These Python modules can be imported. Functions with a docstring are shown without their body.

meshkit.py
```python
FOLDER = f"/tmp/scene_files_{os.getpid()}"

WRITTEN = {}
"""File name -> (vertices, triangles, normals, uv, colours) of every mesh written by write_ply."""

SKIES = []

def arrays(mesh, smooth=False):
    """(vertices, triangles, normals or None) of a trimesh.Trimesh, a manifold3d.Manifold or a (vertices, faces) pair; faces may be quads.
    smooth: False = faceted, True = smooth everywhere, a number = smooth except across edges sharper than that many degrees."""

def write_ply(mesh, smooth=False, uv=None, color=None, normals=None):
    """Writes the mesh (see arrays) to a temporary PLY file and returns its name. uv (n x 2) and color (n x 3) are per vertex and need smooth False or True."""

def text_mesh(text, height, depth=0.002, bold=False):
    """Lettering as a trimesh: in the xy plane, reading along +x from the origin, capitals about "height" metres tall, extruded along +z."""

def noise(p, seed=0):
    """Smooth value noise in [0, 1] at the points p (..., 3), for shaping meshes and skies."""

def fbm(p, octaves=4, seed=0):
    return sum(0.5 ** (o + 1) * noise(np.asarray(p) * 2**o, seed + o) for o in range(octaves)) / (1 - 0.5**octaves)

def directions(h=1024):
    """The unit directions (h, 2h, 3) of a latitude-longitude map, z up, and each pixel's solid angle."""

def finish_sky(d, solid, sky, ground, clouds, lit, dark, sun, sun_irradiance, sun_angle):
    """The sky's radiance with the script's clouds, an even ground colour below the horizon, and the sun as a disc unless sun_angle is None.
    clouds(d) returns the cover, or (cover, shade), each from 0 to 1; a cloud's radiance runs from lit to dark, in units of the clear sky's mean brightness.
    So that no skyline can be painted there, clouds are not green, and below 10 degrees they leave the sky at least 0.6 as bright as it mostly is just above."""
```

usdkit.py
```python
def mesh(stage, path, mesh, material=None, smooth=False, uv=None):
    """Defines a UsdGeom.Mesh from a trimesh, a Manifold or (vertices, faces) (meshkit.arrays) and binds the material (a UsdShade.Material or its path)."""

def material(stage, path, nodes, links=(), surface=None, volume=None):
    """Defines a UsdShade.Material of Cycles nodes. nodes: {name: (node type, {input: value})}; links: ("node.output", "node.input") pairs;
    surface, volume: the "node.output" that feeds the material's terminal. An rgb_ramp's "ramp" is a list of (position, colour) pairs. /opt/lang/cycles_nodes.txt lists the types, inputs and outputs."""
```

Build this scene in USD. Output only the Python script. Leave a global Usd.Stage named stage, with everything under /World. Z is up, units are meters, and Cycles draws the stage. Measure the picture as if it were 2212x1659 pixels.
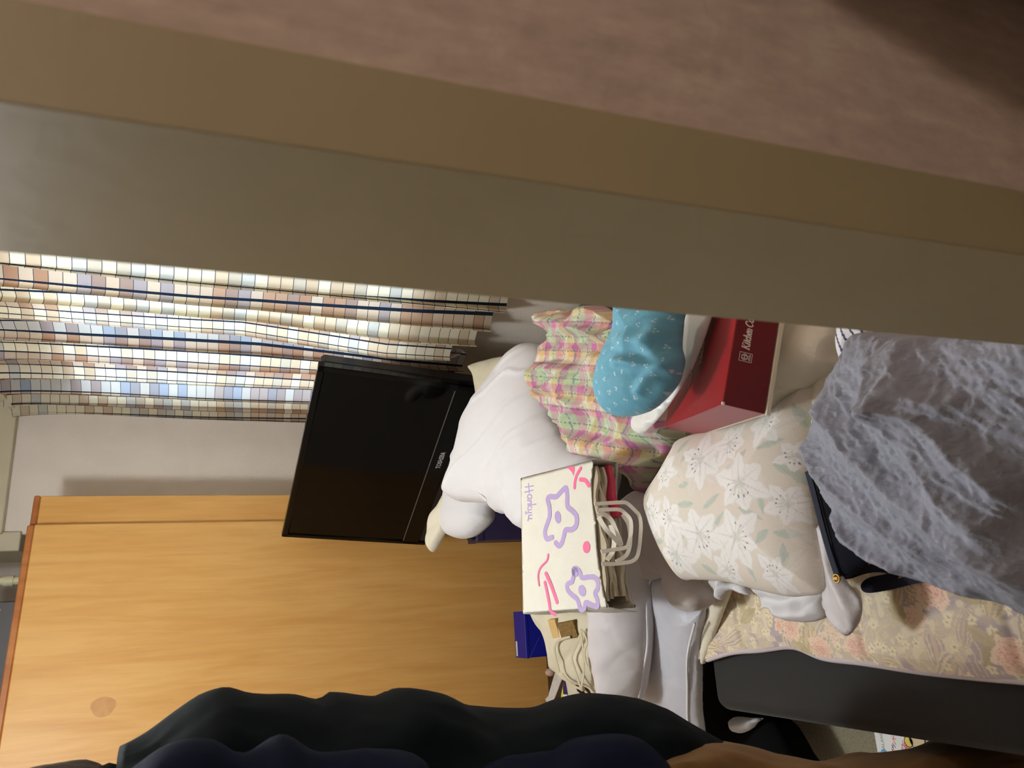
import math, random
import numpy as np, trimesh, manifold3d as m3, usdkit, meshkit
from scipy.spatial import cKDTree, Delaunay
import shapely
from shapely.geometry import Polygon, LineString, Point
from shapely.ops import unary_union
from pxr import Usd, UsdGeom, UsdLux, UsdShade, Gf, Sdf, Vt

stage = Usd.Stage.CreateInMemory()
UsdGeom.SetStageUpAxis(stage, 'Z'); UsdGeom.SetStageMetersPerUnit(stage, 1.0)
UsdGeom.Xform.Define(stage, '/World'); UsdGeom.Scope.Define(stage, '/World/Looks')
RNG = np.random.default_rng(7)
E_ = np.array
# ------------------------------------------------------------------ camera (the phone is held on its side: rolled a quarter turn)
FPX, EYE = 1660.0, E_([0, 0, 1.45])
_dn = E_([-219.5, 4434, 1660.]); _dn /= np.linalg.norm(_dn)
_y = E_([-529.5, -647.6, 1660.]); _y -= _dn * (_y @ _dn); _y /= np.linalg.norm(_y)
CAM = np.stack([np.cross(_y, -_dn), _y, -_dn])          # world axes seen by the upright camera
cam = UsdGeom.Camera.Define(stage, '/World/camera')
R_, D_, F_ = CAM[:, 0], CAM[:, 1], CAM[:, 2]
cam.AddTransformOp().Set(Gf.Matrix4d(*map(float, [*D_, 0, *R_, 0, *(-F_), 0, *EYE, 1])))
cam.CreateHorizontalApertureAttr(36.0); cam.CreateFocalLengthAttr(FPX / 2212 * 36)
cam.CreateFStopAttr(9.0); cam.CreateFocusDistanceAttr(1.9); cam.CreateClippingRangeAttr(Gf.Vec2f(0.02, 100))
cam.CreateExposureAttr(0.0)
# ------------------------------------------------------------------ light: ceiling lamp of the bedroom, a weak warm lamp on the near side, daylight behind the curtain
def area_light(name, kind, loc, size, watts, color, rot=(0, 0, 0)):
    l = getattr(UsdLux, kind).Define(stage, '/World/' + name)
    x = UsdGeom.Xformable(l); x.AddTranslateOp().Set(Gf.Vec3d(*loc)); x.AddRotateXYZOp().Set(Gf.Vec3f(*rot))
    if kind == 'DiskLight': l.CreateRadiusAttr(size)
    elif kind == 'SphereLight': l.CreateRadiusAttr(size)
    else: l.CreateWidthAttr(size[0]); l.CreateHeightAttr(size[1])
    l.CreateIntensityAttr(watts); l.CreateColorAttr(Gf.Vec3f(*color))
    return l
area_light('ceiling_lamp_light', 'SphereLight', (-0.12, 1.76, 2.27), 0.10, 128.0, (0.95, 1.0, 1.035))
area_light('hall_lamp_light', 'SphereLight', (0.80, -0.75, 2.25), 0.06, 126.0, (1.0, 0.86, 0.73))
dome = UsdLux.DomeLight.Define(stage, '/World/sky')
dome.CreateIntensityAttr(2.7); dome.CreateColorAttr(Gf.Vec3f(0.72, 0.86, 1.0))

# ------------------------------------------------------------------ helpers
def lin(r, g, b):
    c = E_([r, g, b], float) / 255
    return tuple(np.where(c < 0.04045, c / 12.92, ((c + 0.055) / 1.055) ** 2.4))
def ray(px, py):
    return CAM @ E_([(1659 - py - 829.5) / FPX, (px - 1106) / FPX, 1.0])
class Plane:
    """z = z0 + sx (x - x0) + sy (y - y0), a real tilted plane; e1 and e2 lie in it."""
    def __init__(s, z0, x0=0., y0=0., sx=0., sy=0., p=None, n=None):
        s.n = E_([-sx, -sy, 1.]) if n is None else E_(n, float)
        s.n = s.n / np.linalg.norm(s.n); s.p = E_([x0, y0, z0], float) if p is None else E_(p, float)
        s.e1 = np.cross([0, 1, 0], s.n); s.e1 /= np.linalg.norm(s.e1); s.e2 = np.cross(s.n, s.e1)
    def hit(s, px, py):
        d = ray(px, py); return EYE + d * ((s.p - EYE) @ s.n / (d @ s.n))
    def ab(s, px, py):
        q = s.hit(px, py) - s.p; return E_([q @ s.e1, q @ s.e2])
    def w(s, ab, h=0.):
        ab = np.atleast_2d(ab); return s.p + ab[:, :1] * s.e1 + ab[:, 1:2] * s.e2 + np.reshape(h, (-1, 1)) * s.n
def onY(px, py, y): d = ray(px, py); return EYE + d * y / d[1]
def onX(px, py, x): d = ray(px, py); return EYE + d * x / d[0]
def onZ(px, py, z): d = ray(px, py); return EYE + d * (z - EYE[2]) / d[2]

USED = {}
def numbered(name, parent='/World'):
    k = USED.get((parent, name), 0); USED[(parent, name)] = k + 1
    return name if k == 0 else f'{name}_{k:03d}'
def tag(prim, label=None, cat=None, group=None, kind=None):
    for k, v in (('label', label), ('category', cat), ('group', group), ('kind', kind)):
        if v: prim.SetCustomDataByKey(k, v)
def put(path, mesh, mat, smooth, uv=None, col=None, base=None):
    if hasattr(mesh, 'to_mesh'):
        mm = mesh.to_mesh(); mesh = trimesh.Trimesh(mm.vert_properties[:, :3], mm.tri_verts, process=False)
    if isinstance(mesh, (tuple, list)): mesh = trimesh.Trimesh(mesh[0], mesh[1], process=False)
    if base is not None: mesh = mesh.copy(); mesh.apply_translation(-E_(base))
    g = usdkit.mesh(stage, path, mesh, mat, smooth=smooth, uv=uv)
    if col is not None:
        UsdGeom.PrimvarsAPI(g).CreatePrimvar('col', Sdf.ValueTypeNames.Color3fArray, 'vertex').Set(Vt.Vec3fArray.FromNumpy(np.asarray(col, np.float32)))
    return g.GetPrim()
class Thing:
    def __init__(s, name, label, cat, base=(0, 0, 0), group=None, kind=None):
        s.path = '/World/' + numbered(name); s.base = E_(base, float)
        x = UsdGeom.Xform.Define(stage, s.path); x.AddTranslateOp().Set(Gf.Vec3d(*map(float, base)))
        tag(x.GetPrim(), label, cat, group, kind)
    def part(s, name, mesh, mat, smooth=30, uv=None, col=None, under=None, label=None, kind=None):
        par = under or s.path; p = f'{par}/{numbered(name, par)}'
        tag(put(p, mesh, mat, smooth, uv, col, s.base), label=label, kind=kind); return p
def single(name, label, cat, mesh, mat, smooth=30, uv=None, col=None, group=None, kind=None):
    p = put('/World/' + numbered(name), mesh, mat, smooth, uv, col); tag(p, label, cat, group, kind); return p
def struct(name, mesh, mat, label=None, smooth=30, uv=None):
    p = put('/World/' + name, mesh, mat, smooth, uv); tag(p, label, None, None, 'structure'); return str(p.GetPath())

# ---- materials
_mn = {}
def mat(nodes, links, surface='p.BSDF', name='look'):
    k = _mn.get(name, 0); _mn[name] = k + 1
    return usdkit.material(stage, f'/World/Looks/{name}_{k}', nodes, links, surface=surface)
def plain(name, rgb, rough=0.6, vary=0.0, scale=20., bump=0.0, bscale=200., metal=0., spec=0.5, sheen=0., coat=0., stretch=(1, 1, 1), detail=3):
    c = E_(lin(*rgb))
    n = {'p': ('principled_bsdf', {'roughness': rough, 'metallic': metal, 'specular_ior_level': spec, 'sheen_weight': sheen, 'coat_weight': coat}),
         'g': ('geometry', {}), 'm': ('mapping', {'scale': stretch})}
    l = [('g.position', 'm.vector')]
    if vary:
        n['t'] = ('noise_texture', {'scale': scale, 'detail': 4.0}); l.append(('m.vector', 't.vector'))
        n['r'] = ('rgb_ramp', {'ramp': [(0.3, tuple(c * (1 - vary))), (0.7, tuple(np.minimum(c * (1 + vary), 1)))]})
        l += [('t.fac', 'r.fac'), ('r.color', 'p.base_color')]
    else: n['p'][1]['base_color'] = tuple(c)
    if bump:
        n['t2'] = ('noise_texture', {'scale': bscale, 'detail': float(detail)}); n['b'] = ('bump', {'strength': 1.0, 'distance': bump})
        l += [('m.vector', 't2.vector'), ('t2.fac', 'b.height'), ('b.normal', 'p.normal')]
    return mat(n, l, name=name)
def printed(name, rough=0.85, bump=0.0004, bscale=350., spec=0.3, sheen=0.15):
    """cloth or card whose flat print is the mesh's own colour attribute"""
    return mat({'a': ('attribute', {'attribute': 'col'}), 'p': ('principled_bsdf', {'roughness': rough, 'specular_ior_level': spec, 'sheen_weight': sheen}),
                'g': ('geometry', {}), 't2': ('noise_texture', {'scale': bscale, 'detail': 2.0}), 'b': ('bump', {'strength': 1.0, 'distance': bump})},
               [('a.color', 'p.base_color'), ('g.position', 't2.vector'), ('t2.fac', 'b.height'), ('b.normal', 'p.normal')], name=name)

# ---- meshes
def box(lo, hi, bevel=0.003):
    lo, hi = E_(lo, float), E_(hi, float); lo, hi = np.minimum(lo, hi), np.maximum(lo, hi); b = min(bevel, 0.45 * (hi - lo).min())
    pts = []
    for s in np.ndindex(2, 2, 2):
        c = np.where(s, hi - b, lo + b)
        for k in range(3):
            q = c.copy(); q[k] += b if s[k] else -b; pts.append(q)
    return trimesh.Trimesh(*hull(pts), process=False)
def hull(pts):
    h = m3.Manifold.hull_points(np.asarray(pts, np.float64)).to_mesh(); return h.vert_properties[:, :3], h.tri_verts
def obox(c, ax, size, bevel=0.003):
    """box centred at c with axes ax (rows) and full sizes"""
    h = np.asarray(size) / 2; b = box(-h, h, bevel); b.vertices = E_(c) + b.vertices @ np.asarray(ax); return b
def join(*ms): return trimesh.util.concatenate([m if isinstance(m, trimesh.Trimesh) else trimesh.Trimesh(*m, process=False) for m in ms])
def smooth_line(pts, n=12, closed=True):
    """Catmull-Rom through the points"""
    P = np.asarray(pts, float); N = len(P); out = []
    for i in range(N if closed else N - 1):
        g = (lambda k: P[k % N]) if closed else (lambda k: P[min(max(k, 0), N - 1)])
        p0, p1, p2, p3 = g(i - 1), g(i), g(i + 1), g(i + 2)
        for t in np.arange(n) / n:
            out.append(0.5 * (2 * p1 + (p2 - p0) * t + (2 * p0 - 5 * p1 + 4 * p2 - p3) * t * t + (3 * p1 - p0 - 3 * p2 + p3) * t ** 3))
    if not closed: out.append(P[-1])
    return E_(out)
def tube(path, r, k=8):
    P = np.asarray(path, float); r = np.broadcast_to(r, len(P)); T = np.gradient(P, axis=0); T /= np.linalg.norm(T, axis=1, keepdims=True) + 1e-12
    u = np.cross(T[0], [0, 0, 1.]); u = u if np.linalg.norm(u) > 1e-3 else E_([1., 0, 0]); V = []
    for p, t, q in zip(P, T, r):
        u = u - t * (u @ t); u /= np.linalg.norm(u); w = np.cross(t, u); a = np.arange(k) * 2 * np.pi / k
        V.append(p + q * (np.cos(a)[:, None] * u + np.sin(a)[:, None] * w))
    n = len(P); F = []
    for i in range(n - 1):
        for j in range(k):
            a, b, c, d = i * k + j, i * k + (j + 1) % k, (i + 1) * k + (j + 1) % k, (i + 1) * k + j
            F += [(a, b, c), (a, c, d)]
    V = np.vstack(V + [P[:1], P[-1:]]); o = n * k
    F += [(o, (j + 1) % k, j) for j in range(k)] + [(o + 1, (n - 1) * k + j, (n - 1) * k + (j + 1) % k) for j in range(k)]
    return trimesh.Trimesh(V, F, process=False)
def ribbon(path, width, nrm, th=0.0012):
    """flat band along path; nrm: the band's normal at each point (or one)"""
    P = np.asarray(path, float); N = np.broadcast_to(np.asarray(nrm, float), P.shape); T = np.gradient(P, axis=0); T /= np.linalg.norm(T, axis=1, keepdims=True) + 1e-12
    S = np.cross(T, N); S /= np.linalg.norm(S, axis=1, keepdims=True); N = np.cross(S, T); w = np.broadcast_to(np.asarray(width, float), len(P))[:, None] / 2
    V = np.stack([P - S * w + N * th, P + S * w + N * th, P + S * w - N * th, P - S * w - N * th], 1).reshape(-1, 3); F = []
    for i in range(len(P) - 1):
        for j in range(4):
            a, b = i * 4 + j, i * 4 + (j + 1) % 4; F += [(a, b, b + 4), (a, b + 4, a + 4)]
    e = (len(P) - 1) * 4; F += [(0, 2, 1), (0, 3, 2), (e, e + 1, e + 2), (e, e + 2, e + 3)]
    return trimesh.Trimesh(V, F, process=False)
def grid_faces(n, m):
    i, j = np.meshgrid(np.arange(n - 1), np.arange(m - 1), indexing='ij'); a = (i * m + j).ravel()
    return np.vstack([np.stack([a, a + m, a + m + 1], 1), np.stack([a, a + m + 1, a + 1], 1)])
def nz(a, b, scale, seed=0, octv=3):
    return meshkit.fbm(np.stack([np.asarray(a) * scale, np.asarray(b) * scale, np.full(np.shape(a), seed * 3.7)], -1), octv, int(seed * 10)) - 0.5
def cushion(plane, outline, tf, tb, res=0.006, edge=None, disp=None, rnd=6, power=0.5, rim=0.0, px=True, ab_outline=None):
    """A stuffed or draped soft body: outline (points of the photograph set on the plane, at its real distance), bulging tf above and tb below it.
    edge: how far from the rim the bulge is full; disp(a, b, d): extra height of the upper side. Returns mesh, (a, b) of each vertex."""
    o = E_([plane.ab(*p) for p in outline]) if ab_outline is None else np.asarray(ab_outline, float)
    o = smooth_line(o, rnd) if rnd > 1 else o
    pg = Polygon(o).buffer(0); pg = max(getattr(pg, 'geoms', [pg]), key=lambda g: g.area)
    ring = LineString(pg.exterior.coords); nb = max(int(ring.length / res), 24)
    B = E_([ring.interpolate(t, normalized=True).coords[0] for t in np.arange(nb) / nb])
    lo, hi = B.min(0), B.max(0); A = np.mgrid[lo[0]:hi[0]:res, lo[1]:hi[1]:res].reshape(2, -1).T; A = A + RNG.uniform(-.12, .12, A.shape) * res
    tree = cKDTree(B); dd = tree.query(A)[0]; ok = shapely.contains_xy(pg, A[:, 0], A[:, 1]) & (dd > 0.6 * res)
    Q = np.vstack([B, A[ok]]); d = np.r_[np.zeros(nb), dd[ok]]
    T = Delaunay(Q).simplices; c = Q[T].mean(1); T = T[shapely.contains_xy(pg, c[:, 0], c[:, 1])]
    x = Q[T]; area = (x[:, 1, 0] - x[:, 0, 0]) * (x[:, 2, 1] - x[:, 0, 1]) - (x[:, 1, 1] - x[:, 0, 1]) * (x[:, 2, 0] - x[:, 0, 0])
    T = T[np.abs(area) > 1e-12]; area = area[np.abs(area) > 1e-12]; T = np.where((area < 0)[:, None], T[:, ::-1], T)
    R = edge or d.max(); t = np.clip(d / R, 0, 1); prof = (1 - (1 - t) ** 2) ** power
    up = tf * prof + rim * 0
    if disp is not None: up = up + disp(Q[:, 0], Q[:, 1], d) * np.clip(d / (2.5 * res), 0, 1)
    n = len(Q); lowid = np.arange(n); inner = np.arange(nb, n); lowid[inner] = n + np.arange(n - nb)
    V = np.vstack([plane.w(Q, up), plane.w(Q[nb:], -tb * prof[nb:])])
    return trimesh.Trimesh(V, np.vstack([T, lowid[T[:, ::-1]]]), process=False), np.vstack([Q, Q[nb:]])
def poly_cap(plane, pg, h0, h1):
    """a flat shape (shapely polygon in the plane's coordinates) as a thin solid between heights h0 and h1"""
    out = []
    for g in getattr(pg, 'geoms', [pg]):
        if g.is_empty or g.area < 1e-9: continue
        e = trimesh.creation.extrude_polygon(g, h1 - h0, engine='earcut'); v = e.vertices
        out.append(trimesh.Trimesh(plane.w(v[:, :2], v[:, 2] + h0), e.faces, process=False))
    return join(*out)
def loft(rings):
    """closed body through equal-length rings of points"""
    n, k = len(rings), len(rings[0]); V = np.vstack(list(rings) + [np.mean(rings[0], 0)[None], np.mean(rings[-1], 0)[None]]); F = []
    for i in range(n - 1):
        for j in range(k):
            a, b, c, d = i * k + j, i * k + (j + 1) % k, (i + 1) * k + (j + 1) % k, (i + 1) * k + j
            F += [(a, b, c), (a, c, d)]
    o = n * k; F += [(o, (j + 1) % k, j) for j in range(k)] + [(o + 1, (n - 1) * k + j, (n - 1) * k + (j + 1) % k) for j in range(k)]
    m = trimesh.Trimesh(V, F, process=False)
    if m.volume < 0: m.invert()
    return m
def ball(c, r, n=24): return m3.Manifold.sphere(float(r), n).translate(tuple(map(float, c)))
def limb(joints):
    """joints: (point, radius); a chain of hulls, one continuous tapered limb"""
    return m3.Manifold.batch_boolean([m3.Manifold.batch_hull([ball(*a), ball(*b)]) for a, b in zip(joints, joints[1:])], m3.OpType.Add)
def fuse(parts, length, it=10):
    m = m3.Manifold.batch_boolean(parts, m3.OpType.Add).refine_to_length(length).to_mesh()
    t = trimesh.Trimesh(m.vert_properties[:, :3], m.tri_verts, process=True); trimesh.smoothing.filter_taubin(t, iterations=it); return t

# ================================================================== the room
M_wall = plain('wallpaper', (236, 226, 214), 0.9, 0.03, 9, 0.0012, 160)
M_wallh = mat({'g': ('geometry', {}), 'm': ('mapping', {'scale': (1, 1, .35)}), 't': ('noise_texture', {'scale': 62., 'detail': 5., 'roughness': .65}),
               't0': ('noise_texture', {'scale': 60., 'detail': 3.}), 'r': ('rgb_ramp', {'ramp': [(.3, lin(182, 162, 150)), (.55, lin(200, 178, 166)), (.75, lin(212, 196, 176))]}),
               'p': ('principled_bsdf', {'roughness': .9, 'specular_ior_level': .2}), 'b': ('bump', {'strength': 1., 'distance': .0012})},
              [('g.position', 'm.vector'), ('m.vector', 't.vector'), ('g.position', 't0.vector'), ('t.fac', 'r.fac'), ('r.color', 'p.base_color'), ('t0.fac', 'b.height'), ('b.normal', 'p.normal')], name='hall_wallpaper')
M_paint = plain('beige_paint', (168, 154, 122), 0.5, 0.02, 14, 0.0003, 60)
M_trim = plain('cream_paint', (206, 196, 168), 0.5, 0.02, 14)
M_ceil = plain('ceiling_board', (226, 218, 204), 0.9, 0.03, 20)
M_white = plain('window_frame', (210, 210, 205), 0.4)
M_carpet = plain('carpet', (150, 142, 116), 0.95, 0.22, 170, 0.004, 500, sheen=.3)
struct('floor', box((-2.6, -2.4, -.06), (2.0, 4.5, 0), .001), M_carpet, 'olive beige short pile carpet')
struct('ceiling', box((-2.6, -2.4, 2.45), (2.0, 4.5, 2.5), .001), M_ceil, 'plain pale ceiling')
struct('wall_far', join(box((.43, 3.80, 0), (1.17, 4.05, 2.45)), box((.435, 4.04, 0), (.52, 4.36, 2.45)), box((-2.6, 4.35, 0), (.45, 4.45, 2.45))), M_wall, 'pale grey-pink papered wall behind the television')
wy0, wy1, wz0, wz1 = 1.95, 3.55, .86, 2.02
struct('wall_right', join(box((1.03, .443, 0), (1.17, wy0, 2.45), .001), box((1.03, wy1, 0), (1.17, 3.80, 2.45), .001), box((1.03, wy0, 0), (1.17, wy1, wz0), .001), box((1.03, wy0, wz1), (1.17, wy1, 2.45), .001)), M_wall, 'papered wall with the curtained window')
struct('wall_left', box((-2.7, -2.4, 0), (-2.6, 4.5, 2.45)), M_wall, 'papered wall out of view on the left')
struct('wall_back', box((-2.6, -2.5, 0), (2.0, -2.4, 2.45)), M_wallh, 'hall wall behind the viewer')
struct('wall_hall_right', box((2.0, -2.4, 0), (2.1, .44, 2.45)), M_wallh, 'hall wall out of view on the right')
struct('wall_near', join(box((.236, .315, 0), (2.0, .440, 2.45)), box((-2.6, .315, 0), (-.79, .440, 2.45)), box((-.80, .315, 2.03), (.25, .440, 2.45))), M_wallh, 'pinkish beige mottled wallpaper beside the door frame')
d1 = '/World/door_1'; UsdGeom.Xform.Define(stage, d1); tag(stage.GetPrimAtPath(d1), 'beige painted door frame close to the viewer', None, None, 'structure')
for nm, m in (('jamb', box((.2, .303, 0), (.249, .443, 2.0), .0005)), ('jamb_001', box((-.84, .303, 0), (-.79, .443, 2.0), .004)), ('lintel', box((-.84, .303, 2.0), (.249, .443, 2.05), .004))):
    put(f'{d1}/{nm}', m, M_paint, 30)
w1 = '/World/window_1'; UsdGeom.Xform.Define(stage, w1); tag(stage.GetPrimAtPath(w1), 'aluminium sliding window behind the checked curtain', None, None, 'structure')
fr = [box((1.03, wy0, wz0), (1.17, wy1, wz0 + .04)), box((1.03, wy0, wz1 - .04), (1.17, wy1, wz1)), box((1.03, wy0, wz0), (1.17, wy0 + .04, wz1)), box((1.03, wy1 - .04, wz0), (1.17, wy1, wz1)), box((1.09, 2.72, wz0), (1.14, 2.78, wz1))]
put(w1 + '/window_frame', join(*fr), M_white, 30)
M_pane = usdkit.material(stage, '/World/Looks/pane', {'t': ('transparent_bsdf', {}), 'g': ('glossy_bsdf', {'roughness': .02}), 'f': ('fresnel', {'IOR': 1.45}), 'x': ('mix_closure', {})},
                         [('f.fac', 'x.fac'), ('t.BSDF', 'x.closure1'), ('g.BSDF', 'x.closure2')], surface='x.closure')
for k, (a, b) in enumerate(((wy0 + .04, 2.73), (2.77, wy1 - .04))):
    put(w1 + '/' + ('pane' if k == 0 else 'pane_001'), box((1.112 + .01 * k, a, wz0 + .04), (1.117 + .01 * k, b, wz1 - .04), .0005), M_pane, False)
struct('trim_1', box((.43, 3.755, 2.285), (1.03, 3.80, 2.36), .003), M_trim, 'cream picture rail along the top of the far wall')
struct('trim_2', box((.99, 3.71, 2.26), (1.03, 3.80, 2.36), .004), M_trim, 'cream corner block where curtain rail meets picture rail')
struct('trim_3', box((.36, 3.78, 2.22), (.44, 4.36, 2.45), .004), M_trim, 'cream corner post beside the closet recess')
rail = Thing('curtain_rail', 'cream curtain rail under the ceiling carrying the checked curtain', 'curtain rail', (1.0, 2.8, 2.3))
rail.part('track', box((.955, 1.7, 2.285), (.985, 3.75, 2.31)), M_trim)
rail.part('bracket', box((.985, 3.68, 2.29), (1.03, 3.70, 2.305)), M_trim); rail.part('bracket', box((.985, 1.9, 2.29), (1.03, 1.92, 2.305)), M_trim)
rail.part('end_hook', tube([(.97, 3.75, 2.30), (.97, 3.765, 2.298), (.97, 3.772, 2.285), (.97, 3.765, 2.275)], .004), plain('black_hook', (30, 28, 26), .4))

hc = Thing('added_shadow_cabinet', 'unseen dark cabinet added on the right of the viewer to cast the hall wall shadow', 'cabinet', (.7, -.1, 0))  # added out-of-view box, placed only to throw shade on the hall wall
hc.part('body', box((.43, -.55, 0), (.95, .285, 1.22)), plain('added_cabinet_wood', (70, 50, 34), .5)); hc.part('door', box((.424, -.53, .05), (.43, .27, 1.18)), plain('added_cabinet_door', (80, 58, 40), .5))
# ------------------------------------------------------------------ curtain
def curtain():
    ns, nzv = 620, 110; S = 3.3; s = np.linspace(0, 1, ns); t = np.linspace(0, 1, nzv)
    r = np.random.default_rng(5); kn = np.sort(np.r_[0, r.uniform(.3, 1, 22).cumsum()]); kn /= kn[-1]
    ph = np.interp(s, kn, np.arange(len(kn)) * np.pi); amp = np.interp(s, kn, r.uniform(.55, 1.35, len(kn)))
    V = np.zeros((ns, nzv, 3)); UV = np.zeros((ns, nzv, 2))
    for j, tt in enumerate(t):
        z0 = 2.30 - tt * 1.70
        flare = .55 + .45 * np.clip(tt * 2.2, 0, 1)
        w = .5 * np.sin(2.3 * tt + 9 * s) * tt                       # folds wander and merge on the way down
        x = .957 + .046 * amp * flare * np.sin(ph + w) + .010 * (1 - np.clip(tt * 4, 0, 1)) * np.sin(3.1 * ph)
        y = 1.78 + (3.70 - .03 * tt - 1.78 + .09 * math.exp(-tt * 14)) * s + .022 * flare * np.sin(2 * (ph + w) + .6)
        push = .05 * np.exp(-((y - 2.52) / .22) ** 2) * np.clip((1.35 - z0) / .5, 0, 1)
        x = np.minimum(x - push, 1.018)
        z = 2.30 - tt * (1.675 - .06 * np.clip((y - 2.40) / .06, 0, 1) + .09 * np.clip((y - 2.58) / .06, 0, 1) + .015 * np.sin(14 * s))
        V[:, j] = np.stack([x, y, z], 1); UV[:, j] = np.stack([s * S / .048, np.full(ns, tt * 1.72 / .036)], 1)
    return trimesh.Trimesh(V.reshape(-1, 3), grid_faces(ns, nzv), process=False), UV.reshape(-1, 2)
cols = [lin(236, 226, 196), lin(165, 122, 96), lin(228, 218, 190), lin(186, 150, 122), lin(238, 230, 206), lin(150, 160, 178), lin(232, 222, 192), lin(150, 110, 88)]
rows = [lin(244, 240, 222), lin(204, 176, 150), lin(236, 230, 212), lin(168, 160, 158), lin(244, 238, 220), lin(188, 156, 130), lin(176, 188, 204), lin(240, 230, 208)]
def steps(c): return {'ramp': [(i / len(c), x) for i, x in enumerate(c)], 'interpolate': False}
def mth(t, **k): return ('math', {'math_type': t, **k})
M_curtain = mat({'uv': ('uvmap', {'attribute': 'st'}), 'sp': ('separate_xyz', {}), 'fu': mth('floor'), 'fv': mth('floor'), 'cu': mth('fraction'), 'cv': mth('fraction'),
                 'wu': ('white_noise_texture', {'dimensions': '1D'}), 'wv': ('white_noise_texture', {'dimensions': '1D'}), 'ru': ('rgb_ramp', steps(cols)), 'rv': ('rgb_ramp', steps(rows)),
                 'mx': ('mix_color', {'fac': .48}), 'lu': mth('less_than', value2=.13), 'lv': mth('less_than', value2=.055), 'm1': ('mix_color', {'b': lin(30, 42, 58)}), 'm2': ('mix_color', {'b': lin(74, 76, 82)}),
                 'p': ('principled_bsdf', {'roughness': .9, 'specular_ior_level': .2}), 'tr': ('translucent_bsdf', {}), 'x': ('mix_closure', {'fac': .45})},
                [('uv.UV', 'sp.vector'), ('sp.x', 'fu.value1'), ('sp.y', 'fv.value1'), ('sp.x', 'cu.value1'), ('sp.y', 'cv.value1'), ('fu.value', 'wu.w'), ('fv.value', 'wv.w'),
                 ('wu.value', 'ru.fac'), ('wv.value', 'rv.fac'), ('ru.color', 'mx.a'), ('rv.color', 'mx.b'), ('cu.value', 'lu.value1'), ('cv.value', 'lv.value1'),
                 ('mx.result', 'm2.a'), ('lv.value', 'm2.fac'), ('m2.result', 'm1.a'), ('lu.value', 'm1.fac'), ('m1.result', 'p.base_color'), ('m1.result', 'tr.color'), ('p.BSDF', 'x.closure1'), ('tr.BSDF', 'x.closure2')],
                surface='x.closure', name='checked_curtain')
cm, cuv = curtain()
single('curtain', 'long checked curtain in cream, brown and blue hanging over the window', 'curtain', cm, M_curtain, True, cuv)

# ------------------------------------------------------------------ wardrobe
def wood(name, a, b, c, rough=.42):
    return mat({'g': ('geometry', {}), 'vr': ('vector_rotate', {'rotate_type': 'z_axis', 'angle': -.185}), 'm': ('mapping', {'scale': (9., 9., 1.0)}), 't': ('noise_texture', {'scale': 1.6, 'detail': 5., 'roughness': .55, 'distortion': .8}),
                'm2': ('mapping', {'scale': (70., 70., 5.)}), 't2': ('noise_texture', {'scale': 1.0, 'detail': 3.}), 'r': ('rgb_ramp', {'ramp': [(.28, lin(*a)), (.5, lin(*b)), (.72, lin(*c))]}),
                'r2': ('rgb_ramp', {'ramp': [(.3, (.93, .92, .90)), (.6, (1, 1, 1))]}), 'x': ('mix_color', {'blend_type': 'multiply', 'fac': 1.0}),
                'p': ('principled_bsdf', {'roughness': rough, 'specular_ior_level': .35})},
               [('g.position', 'vr.vector'), ('vr.vector', 'm.vector'), ('m.vector', 't.vector'), ('vr.vector', 'm2.vector'), ('m2.vector', 't2.vector'), ('t.fac', 'r.fac'), ('t2.fac', 'r2.fac'), ('r.color', 'x.a'), ('r2.color', 'x.b'), ('x.result', 'p.base_color')], name=name)
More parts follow.
